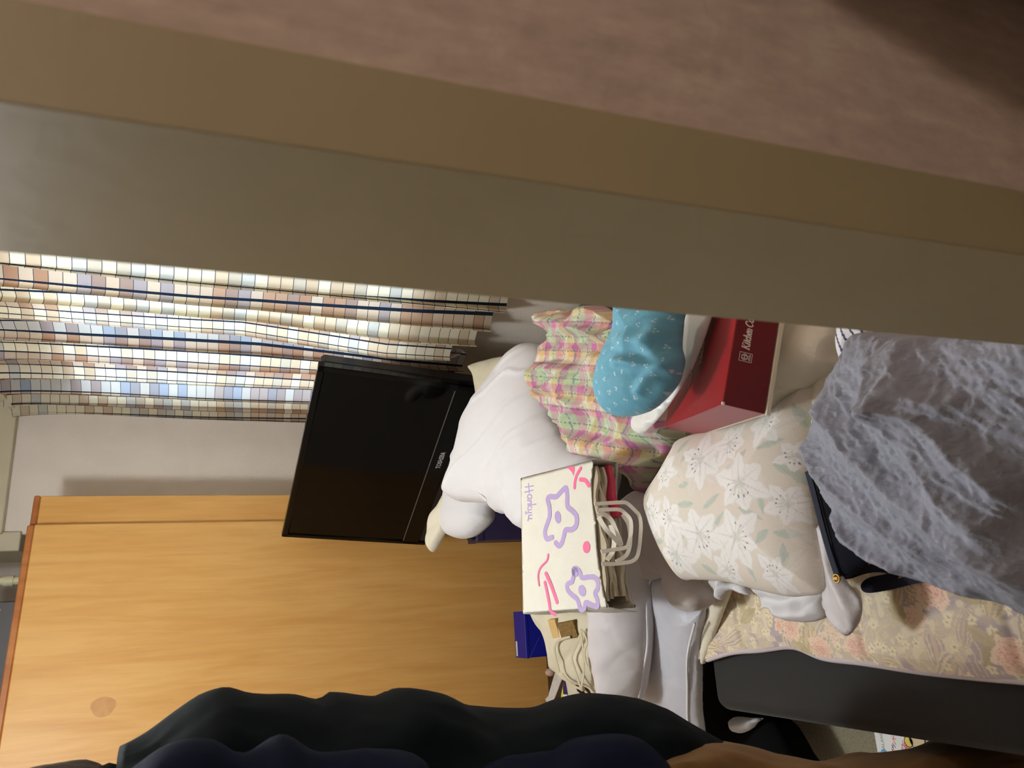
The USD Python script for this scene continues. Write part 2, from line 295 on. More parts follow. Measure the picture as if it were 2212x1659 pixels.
M_ply = wood('plywood', (210, 155, 84), (217, 165, 94), (224, 176, 106))
M_edge = wood('wardrobe_edge', (160, 96, 48), (176, 108, 56), (190, 124, 70))
M_knot = plain('wood_knot', (196, 142, 78), .5, .10, 40)
WX = E_([.983, .184, 0]); WX /= np.linalg.norm(WX); WY = E_([-WX[1], WX[0], 0]); WAX = np.stack([WX, WY, [0, 0, 1.]])
W0 = E_([.537, 3.452, 0])
def wbox(x0, x1, y0, y1, z0, z1, b=.003): return obox(W0 + WX * (x0 + x1) / 2 + WY * (y0 + y1) / 2 + E_([0, 0, (z0 + z1) / 2]), WAX, (x1 - x0, y1 - y0, z1 - z0), b)
wd = Thing('wardrobe', 'tall orange plywood wardrobe standing before the far wall', 'wardrobe', (W0[0] - .7, W0[1], 0))
wd.part('body', wbox(-1.75, 0, .004, .29, .05, 2.085), M_ply); wd.part('front_stile', wbox(-.16, 0, -.006, .012, .05, 2.10), M_ply)
dr = wd.part('door', wbox(-1.60, -.128, -.044, -.004, .06, 2.098), M_ply)
kp = Plane(0, n=-WY, p=W0 - WY * .044); kc = kp.ab(223, 1527)
wd.part('knot', poly_cap(kp, Polygon([(kc[0] + .040 * (1 + .10 * math.sin(3 * a)) * math.cos(a), kc[1] + .034 * math.sin(a)) for a in np.arange(28) * math.tau / 28]), -.001, .0002), M_knot, under=dr, label='brown knot in the plywood')
wd.part('edge_strip', wbox(-.13, 0, -.010, .02, 2.10, 2.122, .004), M_edge, label='red-brown edge strip'); wd.part('edge_strip', wbox(-1.75, -.13, -.046, .02, 2.098, 2.122, .004), M_edge, label='red-brown edge strip')
wd.part('plinth', wbox(-1.75, 0, .02, .28, 0, .052), plain('dark_plinth', (46, 32, 20), .6))
pb = onY(20, 1255, 3.66); qp = Thing('tension_pole', 'cream vertical tension pole between wardrobe top and ceiling', 'pole', (pb[0], 3.66, 2.122))
M_cream = plain('cream_plastic', (216, 208, 172), .5)
def cyl(c, r, z0, z1, n=24): return trimesh.creation.cylinder(r, z1 - z0, sections=n, transform=trimesh.transformations.translation_matrix([c[0], c[1], (z0 + z1) / 2]))
qp.part('tube', cyl((pb[0], 3.66), .016, 2.13, 2.44), M_cream); qp.part('collar', cyl((pb[0], 3.66), .021, 2.20, 2.235), M_cream); qp.part('foot', cyl((pb[0], 3.66), .034, 2.122, 2.136), M_cream); qp.part('foot', cyl((pb[0], 3.66), .034, 2.436, 2.449), M_cream)
bx = onY(15, 1300, 3.55); fb = Thing('file_box', 'dark grey storage box on top of the wardrobe', 'box', (bx[0] - .2, 3.55, 2.122))
M_file = plain('dark_box', (62, 58, 56), .5); fbx = bx[0]
fb.part('body', box((fbx - .42, 3.50, 2.122), (fbx, 3.70, 2.36), .004), M_file); fb.part('lid', box((fbx - .425, 3.495, 2.33), (fbx + .005, 3.705, 2.365), .004), plain('grey_lid', (105, 100, 98), .5))
tx = meshkit.text_mesh('20', .022, .001); tx.apply_transform(trimesh.transformations.rotation_matrix(math.pi / 2, [1, 0, 0])); tx.apply_translation((fbx - .06, 3.50, 2.20)); fb.part('number', tx, plain('grey_print', (170, 165, 160), .6), False)

# ------------------------------------------------------------------ television, turned to the left, on a low stand behind the bedding
TL, TR = onY(608, 1160, 3.2), onY(688, 790, 2.5)
tw = TR - TL; TWID = np.linalg.norm(tw); tw /= TWID; tup = E_([0.035, .045, 1.]); tup -= tw * (tup @ tw); tup /= np.linalg.norm(tup); tn = np.cross(tw, tup)
TAX = np.stack([tw, tup, tn]); TC = TL
def tv(x0, x1, y0, y1, z0, z1, b=.004): return obox(TC + tw * (x0 + x1) / 2 + tup * (y0 + y1) / 2 + tn * (z0 + z1) / 2, TAX, (x1 - x0, y1 - y0, z1 - z0), b)
M_gloss = plain('gloss_black', (6, 6, 7), .14, spec=.25); M_screen = plain('screen_glass', (3, 3, 4), .07, spec=.22); M_back = plain('black_plastic', (26, 26, 28), .45, 0, bump=.0003, bscale=600)
HT = .585; foot = TC + tw * TWID * .5 - tn * .05
tvt = Thing('television', 'black flat television turned towards the left above the white duvet', 'television', (foot[0], foot[1], .5))
tvt.part('bezel', join(tv(0, TWID, -.024, 0, -.03, .002), tv(0, .022, -HT, 0, -.03, .002), tv(TWID - .026, TWID, -HT, 0, -.03, .002), tv(0, TWID, -HT + .03, -HT + .098, -.03, .002)), M_gloss)
tvt.part('screen', tv(.018, TWID - .022, -HT + .094, -.02, -.025, -.003, .001), M_screen)
tvt.part('chrome_line', tv(.022, TWID - .03, -HT + .097, -HT + .1005, -.004, .003, .001), plain('chrome', (120, 118, 110), .3, metal=.6), label='thin bright line under the screen')
tvt.part('speaker_bar', join(tv(.0, TWID, -HT, -HT + .034, -.045, -.004)), M_back); tvt.part('rear_shell', join(tv(.03, TWID - .004, -HT + .01, -.012, -.085, -.028, .01), tv(.16, TWID - .16, -HT + .05, -.12, -.13, -.08, .015)), M_back)
txt = meshkit.text_mesh('TOSHIBA', .017, .0008, True); v = txt.vertices * [.8, 1, 1]; pq = Plane(0, n=tn, p=TC + tn * .002)
q = pq.hit(945, 1012) - TC; txt.vertices = TC + (q @ tw + v[:, :1]) * tw + (-HT + .055 + v[:, 1:2]) * tup + (.002 + v[:, 2:]) * tn
tvt.part('lettering', txt, plain('silver_print', (190, 190, 186), .4), False)
tvt.part('neck', join(box(foot - [.05, .04, 0] + [0, 0, .55 - foot[2]], foot + [.05, .04, .72 - foot[2]], .006)), M_back); tvt.part('foot', trimesh.creation.cylinder(.17, .02, sections=40, transform=trimesh.transformations.translation_matrix([foot[0], foot[1], .555])), M_gloss)
ts = Thing('television_stand', 'low dark stand under the television behind the bedding', 'tv stand', (foot[0], foot[1], 0))
M_dark = plain('dark_wood', (52, 34, 20), .5, .2, 30)
ts.part('body', box((.47, 2.74, .0), (.84, 3.26, .52)), M_dark); ts.part('top_board', box((.46, 2.73, .52), (.85, 3.27, .545)), M_dark)

# ================================================================== bed
M_black = plain('black_bed_cover', (24, 24, 25), .8, .06, 60, .0004, 700, sheen=.1)
bed = Thing('bed', 'low black upholstered bed base under the flowered quilt', 'bed', (.4, 1.0, 0))
def rbox(lo, hi, r, n=3):
    """box with rounded edges"""
    lo, hi = E_(lo, float) + r, E_(hi, float) - r
    return trimesh.Trimesh(*hull(np.vstack([trimesh.creation.icosphere(2, r).vertices + np.where(s, hi, lo) for s in np.ndindex(2, 2, 2)])), process=False)
bed.part('mattress', rbox((-.236, .50, .06), (1.0, 1.565, .405), .03), M_black)
bed.part('end_section', rbox((-.10, 1.64, .05), (1.0, 2.42, .33), .03), M_black)
for k, (x, y) in enumerate(((-.15, .6), (-.15, 1.45), (.95, .6), (.95, 1.45))): bed.part('leg', box((x - .02, y - .02, 0), (x + .02, y + .02, .07)), M_black)

# ---- flowered quilt
def ridge(v, w): return np.clip(1 - np.abs(v) / w, 0, 1)
def paisley(a, b):
    base = E_(lin(212, 197, 178)); n = len(a); C = np.tile(base, (n, 1))
    wa, wb = a + .030 * nz(a, b, 22, 1), b + .030 * nz(a, b, 22, 2)
    f = nz(wa, wb, 13, 3, 2); C = mixc(C, lin(176, 160, 172), np.clip((f - .06) * 22, 0, 1) * .75)          # mauve grounds
    g = nz(wa, wb, 9, 4, 2)
    C = mixc(C, lin(224, 206, 170), (np.abs(np.sin(g * 70)) < .34) * np.clip((g + .10) * 9, 0, 1) * .85)                # cream scrolls
    g2 = nz(wa + .3, wb, 26, 8, 2); C = mixc(C, lin(228, 212, 178), (np.abs(np.sin(g2 * 42)) < .3) * (f < .03) * .75)
    g3 = nz(a, b, 75, 6, 1); C = mixc(C, lin(236, 224, 196), np.clip((g3 - .16) * 14, 0, 1) * .7)
    r = np.random.default_rng(4); lo, hi = E_([a.min(), b.min()]), E_([a.max(), b.max()])
    for k in range(95):                                                               # paisley drops, outlined twice in cream
        q = r.uniform(lo, [lo[0] + .5, hi[1]]); rot, Ld, Wd = r.uniform(0, 6.28), r.uniform(.05, .10), r.uniform(.016, .026); x, y = a - q[0], b - q[1]; s = np.hypot(x, y) < Ld
        u, v = (x[s] * math.cos(rot) + y[s] * math.sin(rot)) / Ld + .5, (-x[s] * math.sin(rot) + y[s] * math.cos(rot)); v = v - .35 * Wd * np.sin(3 * u) ; tt = np.clip(u, 0, 1)
        f_ = np.abs(v) / np.maximum(Wd * np.sin(np.pi * tt ** .6) ** .7 * (1 - .5 * tt), 1e-5); f_ = np.where((u > 0) & (u < 1), f_, 9)
        c_ = mixc(C[s], lin(190, 172, 150) if k % 3 else lin(186, 170, 178), (f_ < 1) * .8); c_ = mixc(c_, lin(232, 216, 180), ((np.abs(f_ - .93) < .10) | (np.abs(f_ - .55) < .11)) * .9); C[s] = mixc(c_, lin(226, 204, 164), (f_ < .22) * .7)
    for q in r.uniform(lo, hi, (900, 2)):                                             # small daisies
        d = np.hypot(a - q[0], b - q[1]); s = d < .0095
        if s.any():
            th = np.arctan2(b[s] - q[1], a[s] - q[0]); d_ = d[s]; pet = .0068 * (1 + .25 * np.cos(5 * th))
            C[s] = mixc(mixc(C[s], lin(238, 226, 196), (d_ < pet) * .95), lin(190, 160, 120), (d_ < .0022) * .8)
    return C
def mixc(C, rgb, t): t = np.clip(np.asarray(t, float), 0, 1)[:, None]; return C * (1 - t) + E_(rgb) * t
def rose(C, a, b, c, R, seed, tint, out):
    """a many-petalled rose print"""
    x, y = a - c[0], b - c[1]; r = np.hypot(x, y) / R; th = np.arctan2(y, x); s = r < 1.25
    if not s.any(): return C
    r, th = r[s], th[s]; wob = 1 + .13 * np.cos(5 * th + seed) + .08 * np.cos(9 * th + 2 * seed)
    layer = (r * 4.2 / wob + .9 * np.sin(th * 3 + np.floor(r * 3) * 1.9 + seed) * .35); fr = layer % 1
    col = mixc(np.tile(E_(lin(*out)), (len(r), 1)), lin(*tint), np.clip(1.15 - r, 0, 1) * .8)
    col = mixc(col, lin(246, 226, 208), (fr < .55) * .45); col = mixc(col, lin(172, 104, 92), ((fr > .9) & (r < .95)) * .45)
    C[s] = np.where((r < wob)[:, None], col, C[s]); return C
def leafprint(C, a, b, c, L, W, rot, rgb, amt=.75):
    x, y = a - c[0], b - c[1]; u, v = x * math.cos(rot) + y * math.sin(rot), -x * math.sin(rot) + y * math.cos(rot); t = u / L + .5
    m = (t > 0) & (t < 1) & (np.abs(v) < W * np.sin(np.pi * np.clip(t, 0, 1)) ** .8)
    C = mixc(C, rgb, m * amt); return mixc(C, E_(rgb) * .8, m * (np.abs(v) < W * .1) * .4)
PQ = Plane(.432, sy=0)
qn_e = [PQ.ab(*p) for p in ((1525, 1424), (1580, 1408), (1638, 1403), (1706, 1396), (1774, 1419), (1864, 1430), (1983, 1449), (2112, 1462), (2212, 1469), (2420, 1490))]
qe = smooth_line(qn_e, 8, closed=False); yq = qe[:, 1]; order = np.argsort(yq)
def quilt():
    ny, nx = 430, 300; ys = np.linspace(.52, 1.555, ny); V, UV = [], []
    xl = np.interp(ys, yq[order], qe[order][:, 0]); u = np.linspace(0, 1, nx) ** 1.6
    X = xl[:, None] + (.99 - xl[:, None]) * u[None]; Yg = np.repeat(ys[:, None], nx, 1); a, b = X.ravel(), Yg.ravel()
    lines = [E_([onZ(1864, 1430, .44)[1]]), E_([onZ(2190, 1430, .44)[1]]), E_([onZ(1600, 1400, .44)[1]])]
    h = .010 * np.clip((X - xl[:, None]) / .02, 0, 1).ravel() + .012 * nz(a, b, 9, 5)
    for l in lines: h = h - .007 * np.exp(-((b - l[0] - .02 * np.sin(a * 5)) / .007) ** 2)
    h = h + .0025 * nz(a, b, 45, 9) 
    top = np.stack([a, b, .436 + h], 1); bot = top * [1, 1, 0] + [0, 0, .404]; f = grid_faces(ny, nx); n = len(top)
    idx = np.arange(n).reshape(ny, nx); rim = np.r_[idx[0, :], idx[1:, -1], idx[-1, -2::-1], idx[-2:0:-1, 0]]; nxt = np.roll(rim, -1)
    side = np.vstack([np.stack([rim, nxt, nxt + n], 1), np.stack([rim, nxt + n, rim + n], 1)])
    m = trimesh.Trimesh(np.vstack([top, bot]), np.vstack([f, f[:, ::-1] + n, side]), process=False)
    if m.volume < 0: m.invert()
    C = paisley(a, b)
    def P(px, py): return onZ(px, py, .44)[:2]
    for k, (px, py, R, rot) in enumerate(((1990, 1215, .05, .6), (1620, 1330, .03, 2), (2090, 1280, .045, 1), (2150, 1400, .05, 2.5), (1960, 1330, .05, 1.2), (1740, 1410, .04, .5), (1600, 1290, .035, 1))):
        c = P(px, py); C = leafprint(C, a, b, c, .06, .013, rot, lin(188, 172, 132)); C = leafprint(C, a, b, c + E_([.016, .014]), .05, .010, rot + 1.6, lin(204, 188, 150))
    for k, (px, py, R) in enumerate(((1715, 1355, .035), (1775, 1400, .034), (1805, 1360, .030), (1850, 1395, .03), (2020, 1270, .045), (1985, 1335, .028), (2185, 1415, .035), (1590, 1270, .03), (2110, 1240, .03), (1690, 1350, .02))):
        C = rose(C, a, b, P(px, py), R * .72, k * 1.7, (226, 160, 142) if k % 3 != 2 else (232, 206, 184), (238, 216, 190))
    return m, np.vstack([C, C])
qm, qc = quilt()
M_quilt = printed('quilt_print', .85, .0005, 500)
qt = Thing('quilt', 'padded quilt printed with roses and beige paisley on the black bed', 'quilt', (.4, 1.0, .404))
qt.part('cover', qm, M_quilt, True, None, qc)
qt.part('piping', tube(np.c_[qe[:-4, 0] - .001, qe[:-4, 1], np.full(len(qe) - 4, .428)] + np.c_[np.zeros(len(qe) - 4), np.zeros(len(qe) - 4), .0035 * np.sin(np.arange(len(qe) - 4) * .21)], .0062), plain('piping', (196, 186, 190), .8), True, label='pale grey-lilac piped edge')

# ---- cloth materials
M_satin = plain('grey_satin', (206, 202, 206), .42, .02, 6, .0003, 900, spec=.4, sheen=.25)
M_taupe = plain('taupe_satin', (196, 188, 186), .62, .02, 6, .0003, 900, spec=.4, sheen=.25)
M_lilac = plain('lilac_satin', (198, 199, 210), .40, .02, 6, .0003, 900, spec=.4, sheen=.25)
M_whitec = plain('white_cotton', (224, 223, 227), .8, .012, 10, .0005, 500, sheen=.2)
M_cream = plain('cream_cotton', (226, 218, 198), .8, .02, 12, .0006, 420, sheen=.2)
M_beige = plain('beige_linen', (204, 196, 172), .85, .05, 26, .0006, 600, sheen=.2)
M_grey = plain('grey_crinkled_cotton', (146, 149, 163), .8, .03, 40, .0022, 120, sheen=.1, spec=.25, stretch=(1.6, .8, 1), detail=4)
M_navy = plain('navy_nylon', (9, 12, 24), .8, .1, 60, .0003, 600, spec=.15)
M_navy2 = plain('navy_strap', (16, 18, 40), .9, .1, 60, .0003, 900)

# ---- lily pillow
PL = Plane(.575, .18, 1.13, sx=.02, sy=.16)
lily_out = [(1398, 1076), (1404, 1054), (1430, 1013), (1456, 968), (1474, 946), (1560, 920), (1651, 889), (1710, 846), (1757, 822), (1757, 891), (1755, 951), (1762, 1040), (1769, 1150), (1785, 1227), (1780, 1278), (1735, 1288), (1700, 1288), (1635, 1274), (1564, 1256), (1500, 1252), (1471, 1247), (1430, 1184), (1401, 1108)]
pm, pab = cushion(PL, lily_out, .062, .05, .0021, .15, lambda a, b, d: .010 * nz(a, b, 7, 2) + .002 * nz(a, b, 30, 3), power=.62, rnd=5)
def lilies(a, b):
    C = np.tile(E_(lin(224, 216, 204)), (len(a), 1)); C = mixc(C, lin(230, 214, 206), np.clip(nz(a, b, 8, 4) * 3 + .2, 0, 1) * .6)
    r = np.random.default_rng(3); P = lambda x, y: PL.ab(x, y)
    for (x, y) in ((1515, 985), (1585, 1004), (1616, 1020), (1528, 1048), (1645, 991), (1591, 1083), (1689, 1080), (1670, 1108), (1534, 1089), (1604, 1124), (1487, 1146), (1528, 1152), (1692, 1156), (1585, 1232), (1733, 1152), (1439, 1092), (1458, 1168), (1556, 1228), (1700, 960), (1720, 1010), (1500, 965), (1600, 940), (1655, 1225), (1730, 1200), (1745, 900), (1700, 880), (1745, 1030), (1420, 1060)):
        C = leafprint(C, a, b, P(x, y), r.uniform(.028, .050), r.uniform(.0045, .008), r.uniform(0, 3.14), lin(184, 198, 188), .75)
    for k in range(26):                                                           # ghost petals in the ground
        q = P(r.uniform(1410, 1765), r.uniform(900, 1270)); C = leafprint(C, a, b, q, .055, .012, r.uniform(0, 3.14), lin(232, 226, 218), .5)
    fl = ((1556, 994, 50), (1651, 1042, 58), (1559, 1152, 52), (1639, 1159, 58), (1452, 1114, 36), (1499, 1121, 38), (1499, 1195, 42), (1474, 1020, 34), (1610, 960, 40), (1683, 915, 44), (1709, 1240, 42), (1733, 1090, 46), (1740, 985, 36), (1425, 1150, 30), (1600, 1228, 36))
    for k, (x, y, R) in enumerate(fl):
        c = P(x, y); R = np.linalg.norm(P(x + R * .8, y) - c) * 1.15; dx, dy = a - c[0], b - c[1]; s = np.hypot(dx, dy) < R * 1.2; rot = k * 1.1
        if not s.any(): continue
        Cs, x_, y_ = C[s], dx[s] / R, dy[s] / R
        for j in (0, 2, 4, 1, 3, 5):
            th = rot + j * math.pi / 3 + .12 * math.sin(k + j); u, v = x_ * math.cos(th) + y_ * math.sin(th), -x_ * math.sin(th) + y_ * math.cos(th)
            L = 1.0 + .14 * math.sin(2.3 * j + k); t = np.clip(u / L, 0, 1); w = (.36 if j % 2 == 0 else .29) * np.sin(np.pi * t ** .85) ** .75 * (1 + .10 * np.sin(19 * t + j))
            m = (u > 0) & (u < L) & (np.abs(v) < w); q = np.abs(v) / np.maximum(w, 1e-6)
            Cs = mixc(Cs, lin(240, 238, 236), m * .95); Cs = mixc(Cs, lin(212, 208, 212), m * (q > .86) * .45); Cs = mixc(Cs, lin(196, 190, 202), m * (np.abs(v) < .022) * np.clip(1.1 - t * 1.1, 0, 1) * .8)
        r_ = np.hypot(x_, y_); Cs = mixc(Cs, lin(196, 196, 196), np.clip(.22 - r_, 0, .2) * 3)
        for j in range(6):
            th = rot + .5 + j * .42; u, v = x_ * math.cos(th) + y_ * math.sin(th), -x_ * math.sin(th) + y_ * math.cos(th)
            Cs = mixc(Cs, lin(214, 216, 206), (u > 0) & (u < .42) & (np.abs(v) < .018)); Cs = mixc(Cs, lin(96, 88, 88), (np.abs(u - .45) < .045) & (np.abs(v) < .018))
        C[s] = Cs
    return C
lp = Thing('pillow', 'plump pillow printed with white lilies and pale green leaves', 'pillow', (.18, 1.13, .5))
M_lily = printed('lily_print', .7, .0004, 500, sheen=.2)
lp.part('cover', pm, M_lily, True, None, lilies(pab[:, 0], pab[:, 1]))
def frill(pl, out, t=.012, amp=.005, k=90, seed=0, res=.004): return cushion(pl, out, t, .004, res, .03, lambda a, b, d: amp * np.sin(k * (a * math.cos(seed) + b * math.sin(seed)) + 9 * nz(a, b, 12, seed)), rnd=5)[0]
PLf = Plane(.545, .05, .93, sx=.10, sy=.10)
lp.part('satin_flange', frill(PLf, [(1764, 1140), (1790, 1146), (1806, 1200), (1818, 1240), (1856, 1288), (1863, 1312), (1856, 1345), (1829, 1374), (1800, 1352), (1786, 1328), (1776, 1290), (1783, 1228)], .012, .005, 120, 2), M_satin, True, label='shiny white satin border with a pointed corner')
lp.part('satin_flange', frill(PL, [(1750, 826), (1780, 797), (1800, 780), (1818, 788), (1808, 812), (1786, 858), (1778, 900), (1772, 962), (1756, 1000), (1752, 950), (1756, 880)], .014, .004, 110, 1), M_cream, True)
PLr = Plane(.50, .0, 1.05, sx=.12, sy=.05)
lp.part('ruffle', frill(PLr, [(1630, 1262), (1700, 1275), (1778, 1280), (1790, 1325), (1770, 1340), (1740, 1344), (1710, 1342), (1690, 1338), (1668, 1318), (1648, 1312), (1640, 1290)], .012, .010, 150, 0), M_whitec, True, label='gathered white frill')
lp.part('ruffle', frill(PLr, [(1535, 1250), (1570, 1256), (1612, 1266), (1622, 1285), (1600, 1282), (1575, 1275), (1560, 1296), (1548, 1288), (1540, 1270)], .012, .008, 160, .6), M_whitec, True, label='gathered white frill')

# ---- grey crinkled sheet heaped on the near part of the bed
PG = Plane(.60, .15, .72, sx=.10, sy=-.02)
g_out = [(1858, 719), (1990, 722), (2212, 700), (2330, 700), (2380, 1000), (2340, 1345), (2212, 1312), (2150, 1290), (2060, 1263), (1960, 1229), (1900, 1196), (1862, 1152), (1828, 1105), (1800, 1062), (1775, 1000), (1770, 954), (1782, 921), (1786, 861), (1798, 838), (1819, 795), (1840, 755)]
def seg(pl, pts):
    L = LineString([pl.ab(*p) for p in pts]); return lambda a, b: shapely.distance(L, shapely.points(a, b))
gl = [(seg(PG, p), w, h) for p, w, h in (
    ([(1870, 875), (1930, 940), (1995, 1000), (2060, 1060), (2130, 1105), (2212, 1160), (2290, 1220)], .024, .032), ([(1985, 795), (2030, 860), (2075, 920), (2130, 985), (2180, 1050), (2260, 1120)], .026, .036),
    ([(2045, 880), (2070, 872), (2110, 890), (2160, 930), (2212, 985), (2280, 1040)], .020, .028), ([(2075, 830), (2110, 850), (2160, 870)], .016, .018), ([(1845, 1130), (1900, 1150), (1960, 1190), (2050, 1235), (2150, 1275)], .013, .016),
    ([(1815, 960), (1850, 1010), (1920, 1060), (2000, 1120), (2080, 1180)], .020, .020), ([(2010, 740), (2040, 790), (2050, 850)], .016, .016), ([(1870, 1110), (1940, 1165), (2020, 1215)], .011, .012))]
def gdisp(a, b, d):
    wa, wb = a + .012 * nz(a, b, 18, 11), b + .012 * nz(a, b, 18, 12); h = .018 * nz(a, b, 6, 13)
    for f, w, t in gl:
        q = f(wa, wb); h = h + 1.3 * t * np.exp(-np.abs(q / w) ** 1.3)
    u, v = .8 * a + .6 * b, -.6 * a + .8 * b
    h = h + .0042 * np.clip(1 - np.abs(nz(u * .5, v * 1.5, 36, 14, 2)) * 6, 0, 1) + .0038 * np.clip(1 - np.abs(nz(u * .6 + .2 * v, v * 1.5, 80, 15, 2)) * 5, 0, 1) + .002 * nz(a, b, 190, 16, 2)
    return h
gm, _ = cushion(PG, g_out, .060, .05, .0022, .09, gdisp, rnd=5, power=.5)
single('grey_sheet', 'crumpled grey cotton sheet heaped on the near end of the bed', 'bedsheet', gm, M_grey, True)

# ---- striped cushion and cream clothes tucked beside the door frame
PS = Plane(.60, .28, .85, sy=.25)
sm, sab = cushion(PS, [(1806, 735), (1810, 705), (1824, 660), (1870, 660), (1880, 720), (1856, 740), (1838, 768), (1822, 792), (1812, 770)], .02, .03, .0014, .05)
_ang = math.radians(-12); sv = sab[:, 1] * math.cos(_ang) + sab[:, 0] * math.sin(_ang)
SC = mixc(np.tile(E_(lin(236, 236, 238)), (len(sab), 1)), lin(52, 56, 112), (((sv / .0125) % 1) < .26))
single('striped_cushion', 'white cushion with thin navy stripes peeping out above the grey sheet', 'cushion', sm, printed('stripes'), True, None, SC)
PC = Plane(.57, .30, .98, sy=.2)
cm2, _ = cushion(PC, [(1640, 640), (1700, 640), (1830, 650), (1828, 715), (1812, 760), (1808, 790), (1790, 806), (1760, 828), (1700, 858), (1640, 880)], .03, .05, .004, .06, lambda a, b, d: .022 * np.abs(np.sin(22 * (a * .9 - b * .35) + 5 * nz(a, b, 9, 31))) + .006 * nz(a, b, 30, 32))
single('cream_cloth', 'folded cream cloth between the red box and the lily pillow', 'cloth', cm2, plain('ivory_cloth', (242, 236, 220), .8, .02, 12, .0006, 420), True)

# ---- navy zip pouch and its straps
PN = Plane(.565, .06, .95, sx=.12, sy=.10)
np_ = Thing('pouch', 'flat navy pouch with zip lying between lily pillow and grey sheet', 'pouch', (.06, .95, .56))
nm, _ = cushion(PN, [(1753, 966), (1765, 962), (1774, 972), (1780, 1012), (1797, 1060), (1832, 1118), (1862, 1150), (1889, 1172), (1887, 1205), (1850, 1238), (1821, 1246), (1803, 1195), (1788, 1140), (1768, 1062), (1755, 1016)], .012, .012, .004, .03, lambda a, b, d: .003 * nz(a, b, 20, 2), rnd=4)
np_.part('body', nm, M_navy, True)
zp = E_([PN.w(PN.ab(*p), .012)[0] for p in ((1757, 1016), (1770, 1062), (1790, 1140), (1806, 1195), (1823, 1244))])
np_.part('zip', ribbon(smooth_line(zp, 8, False), .010, PN.n, .002), plain('zip_tape', (20, 27, 50), .8), label='zip along one edge')
zq = PN.w(PN.ab(1823, 1246), .016)[0]; np_.part('zip_pull', join(tube(zq + .006 * np.c_[np.cos(np.linspace(0, 6.28, 14)), np.sin(np.linspace(0, 6.28, 14)), np.zeros(14)], .0016, 6), box(zq - [.003, .005, .002], zq + [.003, .005, .003], .001)), plain('brass', (196, 160, 90), .3, metal=1.), label='small brass zip pull')
PN2 = Plane(.585, .09, .86, sx=.12, sy=.0)
np_.part('strap', ribbon(smooth_line([PN2.w(PN2.ab(x, y), h)[0] for x, y, h in ((1760, 1010, .0), (1790, 1036, .012), (1830, 1050, .018), (1866, 1050, .02), (1884, 1064, .022), (1889, 1084, .022))], 8, False), .013, PN2.n + E_([0, -.3, 0])), M_navy2)
PN3 = Plane(.462, -.02, .9)
np_.part('strap', ribbon(smooth_line([PN3.w(PN3.ab(x, y), h)[0] for x, y, h in ((1838, 1240, .045), (1862, 1240, .03), (1886, 1230, .02), (1915, 1226, .02), (1934, 1230, .014), (1936, 1244, .004), (1912, 1250, .0), (1884, 1256, .002), (1877, 1266, .008), (1890, 1271, .012), (1930, 1264, .008), (1975, 1252, .004), (2006, 1246, .003))], 8, False), .013, E_([.1, -.45, 1.])), M_navy2)

# ---- grey satin pillows
P1 = Plane(.545, .05, 1.6, sx=.35, sy=.12)
m_, _ = cushion(P1, [(1320, 1130), (1362, 1064), (1398, 1075), (1425, 1128), (1447, 1180), (1432, 1222), (1418, 1248), (1410, 1300), (1409, 1380), (1399, 1466), (1388, 1508), (1372, 1517), (1338, 1512), (1318, 1472), (1302, 1400), (1296, 1345), (1296, 1250)], .075, .03, .004, .09, lambda a, b, d: .014 * nz(a, b, 8, 21) + .006 * np.clip(1 - np.abs(nz(a + .4 * b, b * .4 - a * .2, 15, 29, 2)) * 7, 0, 1) + .010 * np.abs(np.sin(20 * (.5 * a + b) + 6 * nz(a, b, 6, 22))) * np.clip(d / .05, 0, 1))
gp = Thing('satin_duvet', 'rounded pale grey satin duvet below the flowered paper bag', 'duvet', (.05, 1.6, .5)); gp.part('cover', m_, M_satin, True)
pp = E_([P1.w(P1.ab(*p), .015)[0] for p in ((1422, 1240), (1408, 1268), (1408, 1324), (1409, 1388), (1400, 1440), (1390, 1500))]); gp.part('piping', tube(smooth_line(pp, 8, False), .0032, 6), M_whitec, True, label='thin white piping')
P2 = Plane(.47, -.05, 1.5, sx=.60, sy=.05)
m_, _ = cushion(P2, [(1414, 1240), (1430, 1236), (1449, 1240), (1462, 1280), (1490, 1312), (1524, 1316), (1516, 1380), (1517, 1450), (1517, 1532), (1521, 1604), (1476, 1603), (1431, 1560), (1390, 1512), (1404, 1440), (1414, 1330)], .035, .02, .004, .06, lambda a, b, d: .012 * nz(a, b, 10, 24) + .004 * nz(a, b, 25, 25))
g2 = Thing('satin_pillow', 'lilac-grey satin pillow hanging in a point off the corner of the bed', 'pillow', (-.05, 1.5, .43)); g2.part('cover', m_, M_lilac, True)
pp = E_([P2.w(P2.ab(*p), .028)[0] for p in ((1519, 1330), (1503, 1399), (1502, 1475), (1502, 1540), (1509, 1600))]); g2.part('piping', tube(smooth_line(pp, 8, False), .0028, 6), M_whitec, True, label='thin white piping')
P3 = Plane(.545, .03, 1.47, sx=.25, sy=.1)
m_, _ = cushion(P3, [(1400, 1120), (1425, 1136), (1448, 1182), (1472, 1230), (1499, 1256), (1530, 1284), (1529, 1314), (1493, 1316), (1474, 1301), (1458, 1272), (1449, 1238), (1420, 1250), (1405, 1215), (1392, 1165)], .05, .04, .004, .04, lambda a, b, d: .010 * nz(a, b, 14, 26) + .006 * nz(a, b, 30, 27))
single('satin_fold', 'taupe satin quilt fold squeezed beneath the lily pillow', 'quilt', m_, M_taupe, True)
PCs = Plane(.47, .0, 1.4, sx=.3)
m_, _ = cushion(PCs, [(1522, 1318), (1545, 1290), (1580, 1262), (1580, 1275), (1556, 1340), (1535, 1400), (1524, 1432), (1516, 1428), (1517, 1380)], .012, .012, .003, .02, lambda a, b, d: .004 * nz(a, b, 18, 28))
single('cream_sheet', 'narrow strip of cream sheet showing beside the quilt', 'sheet', m_, M_cream, True)

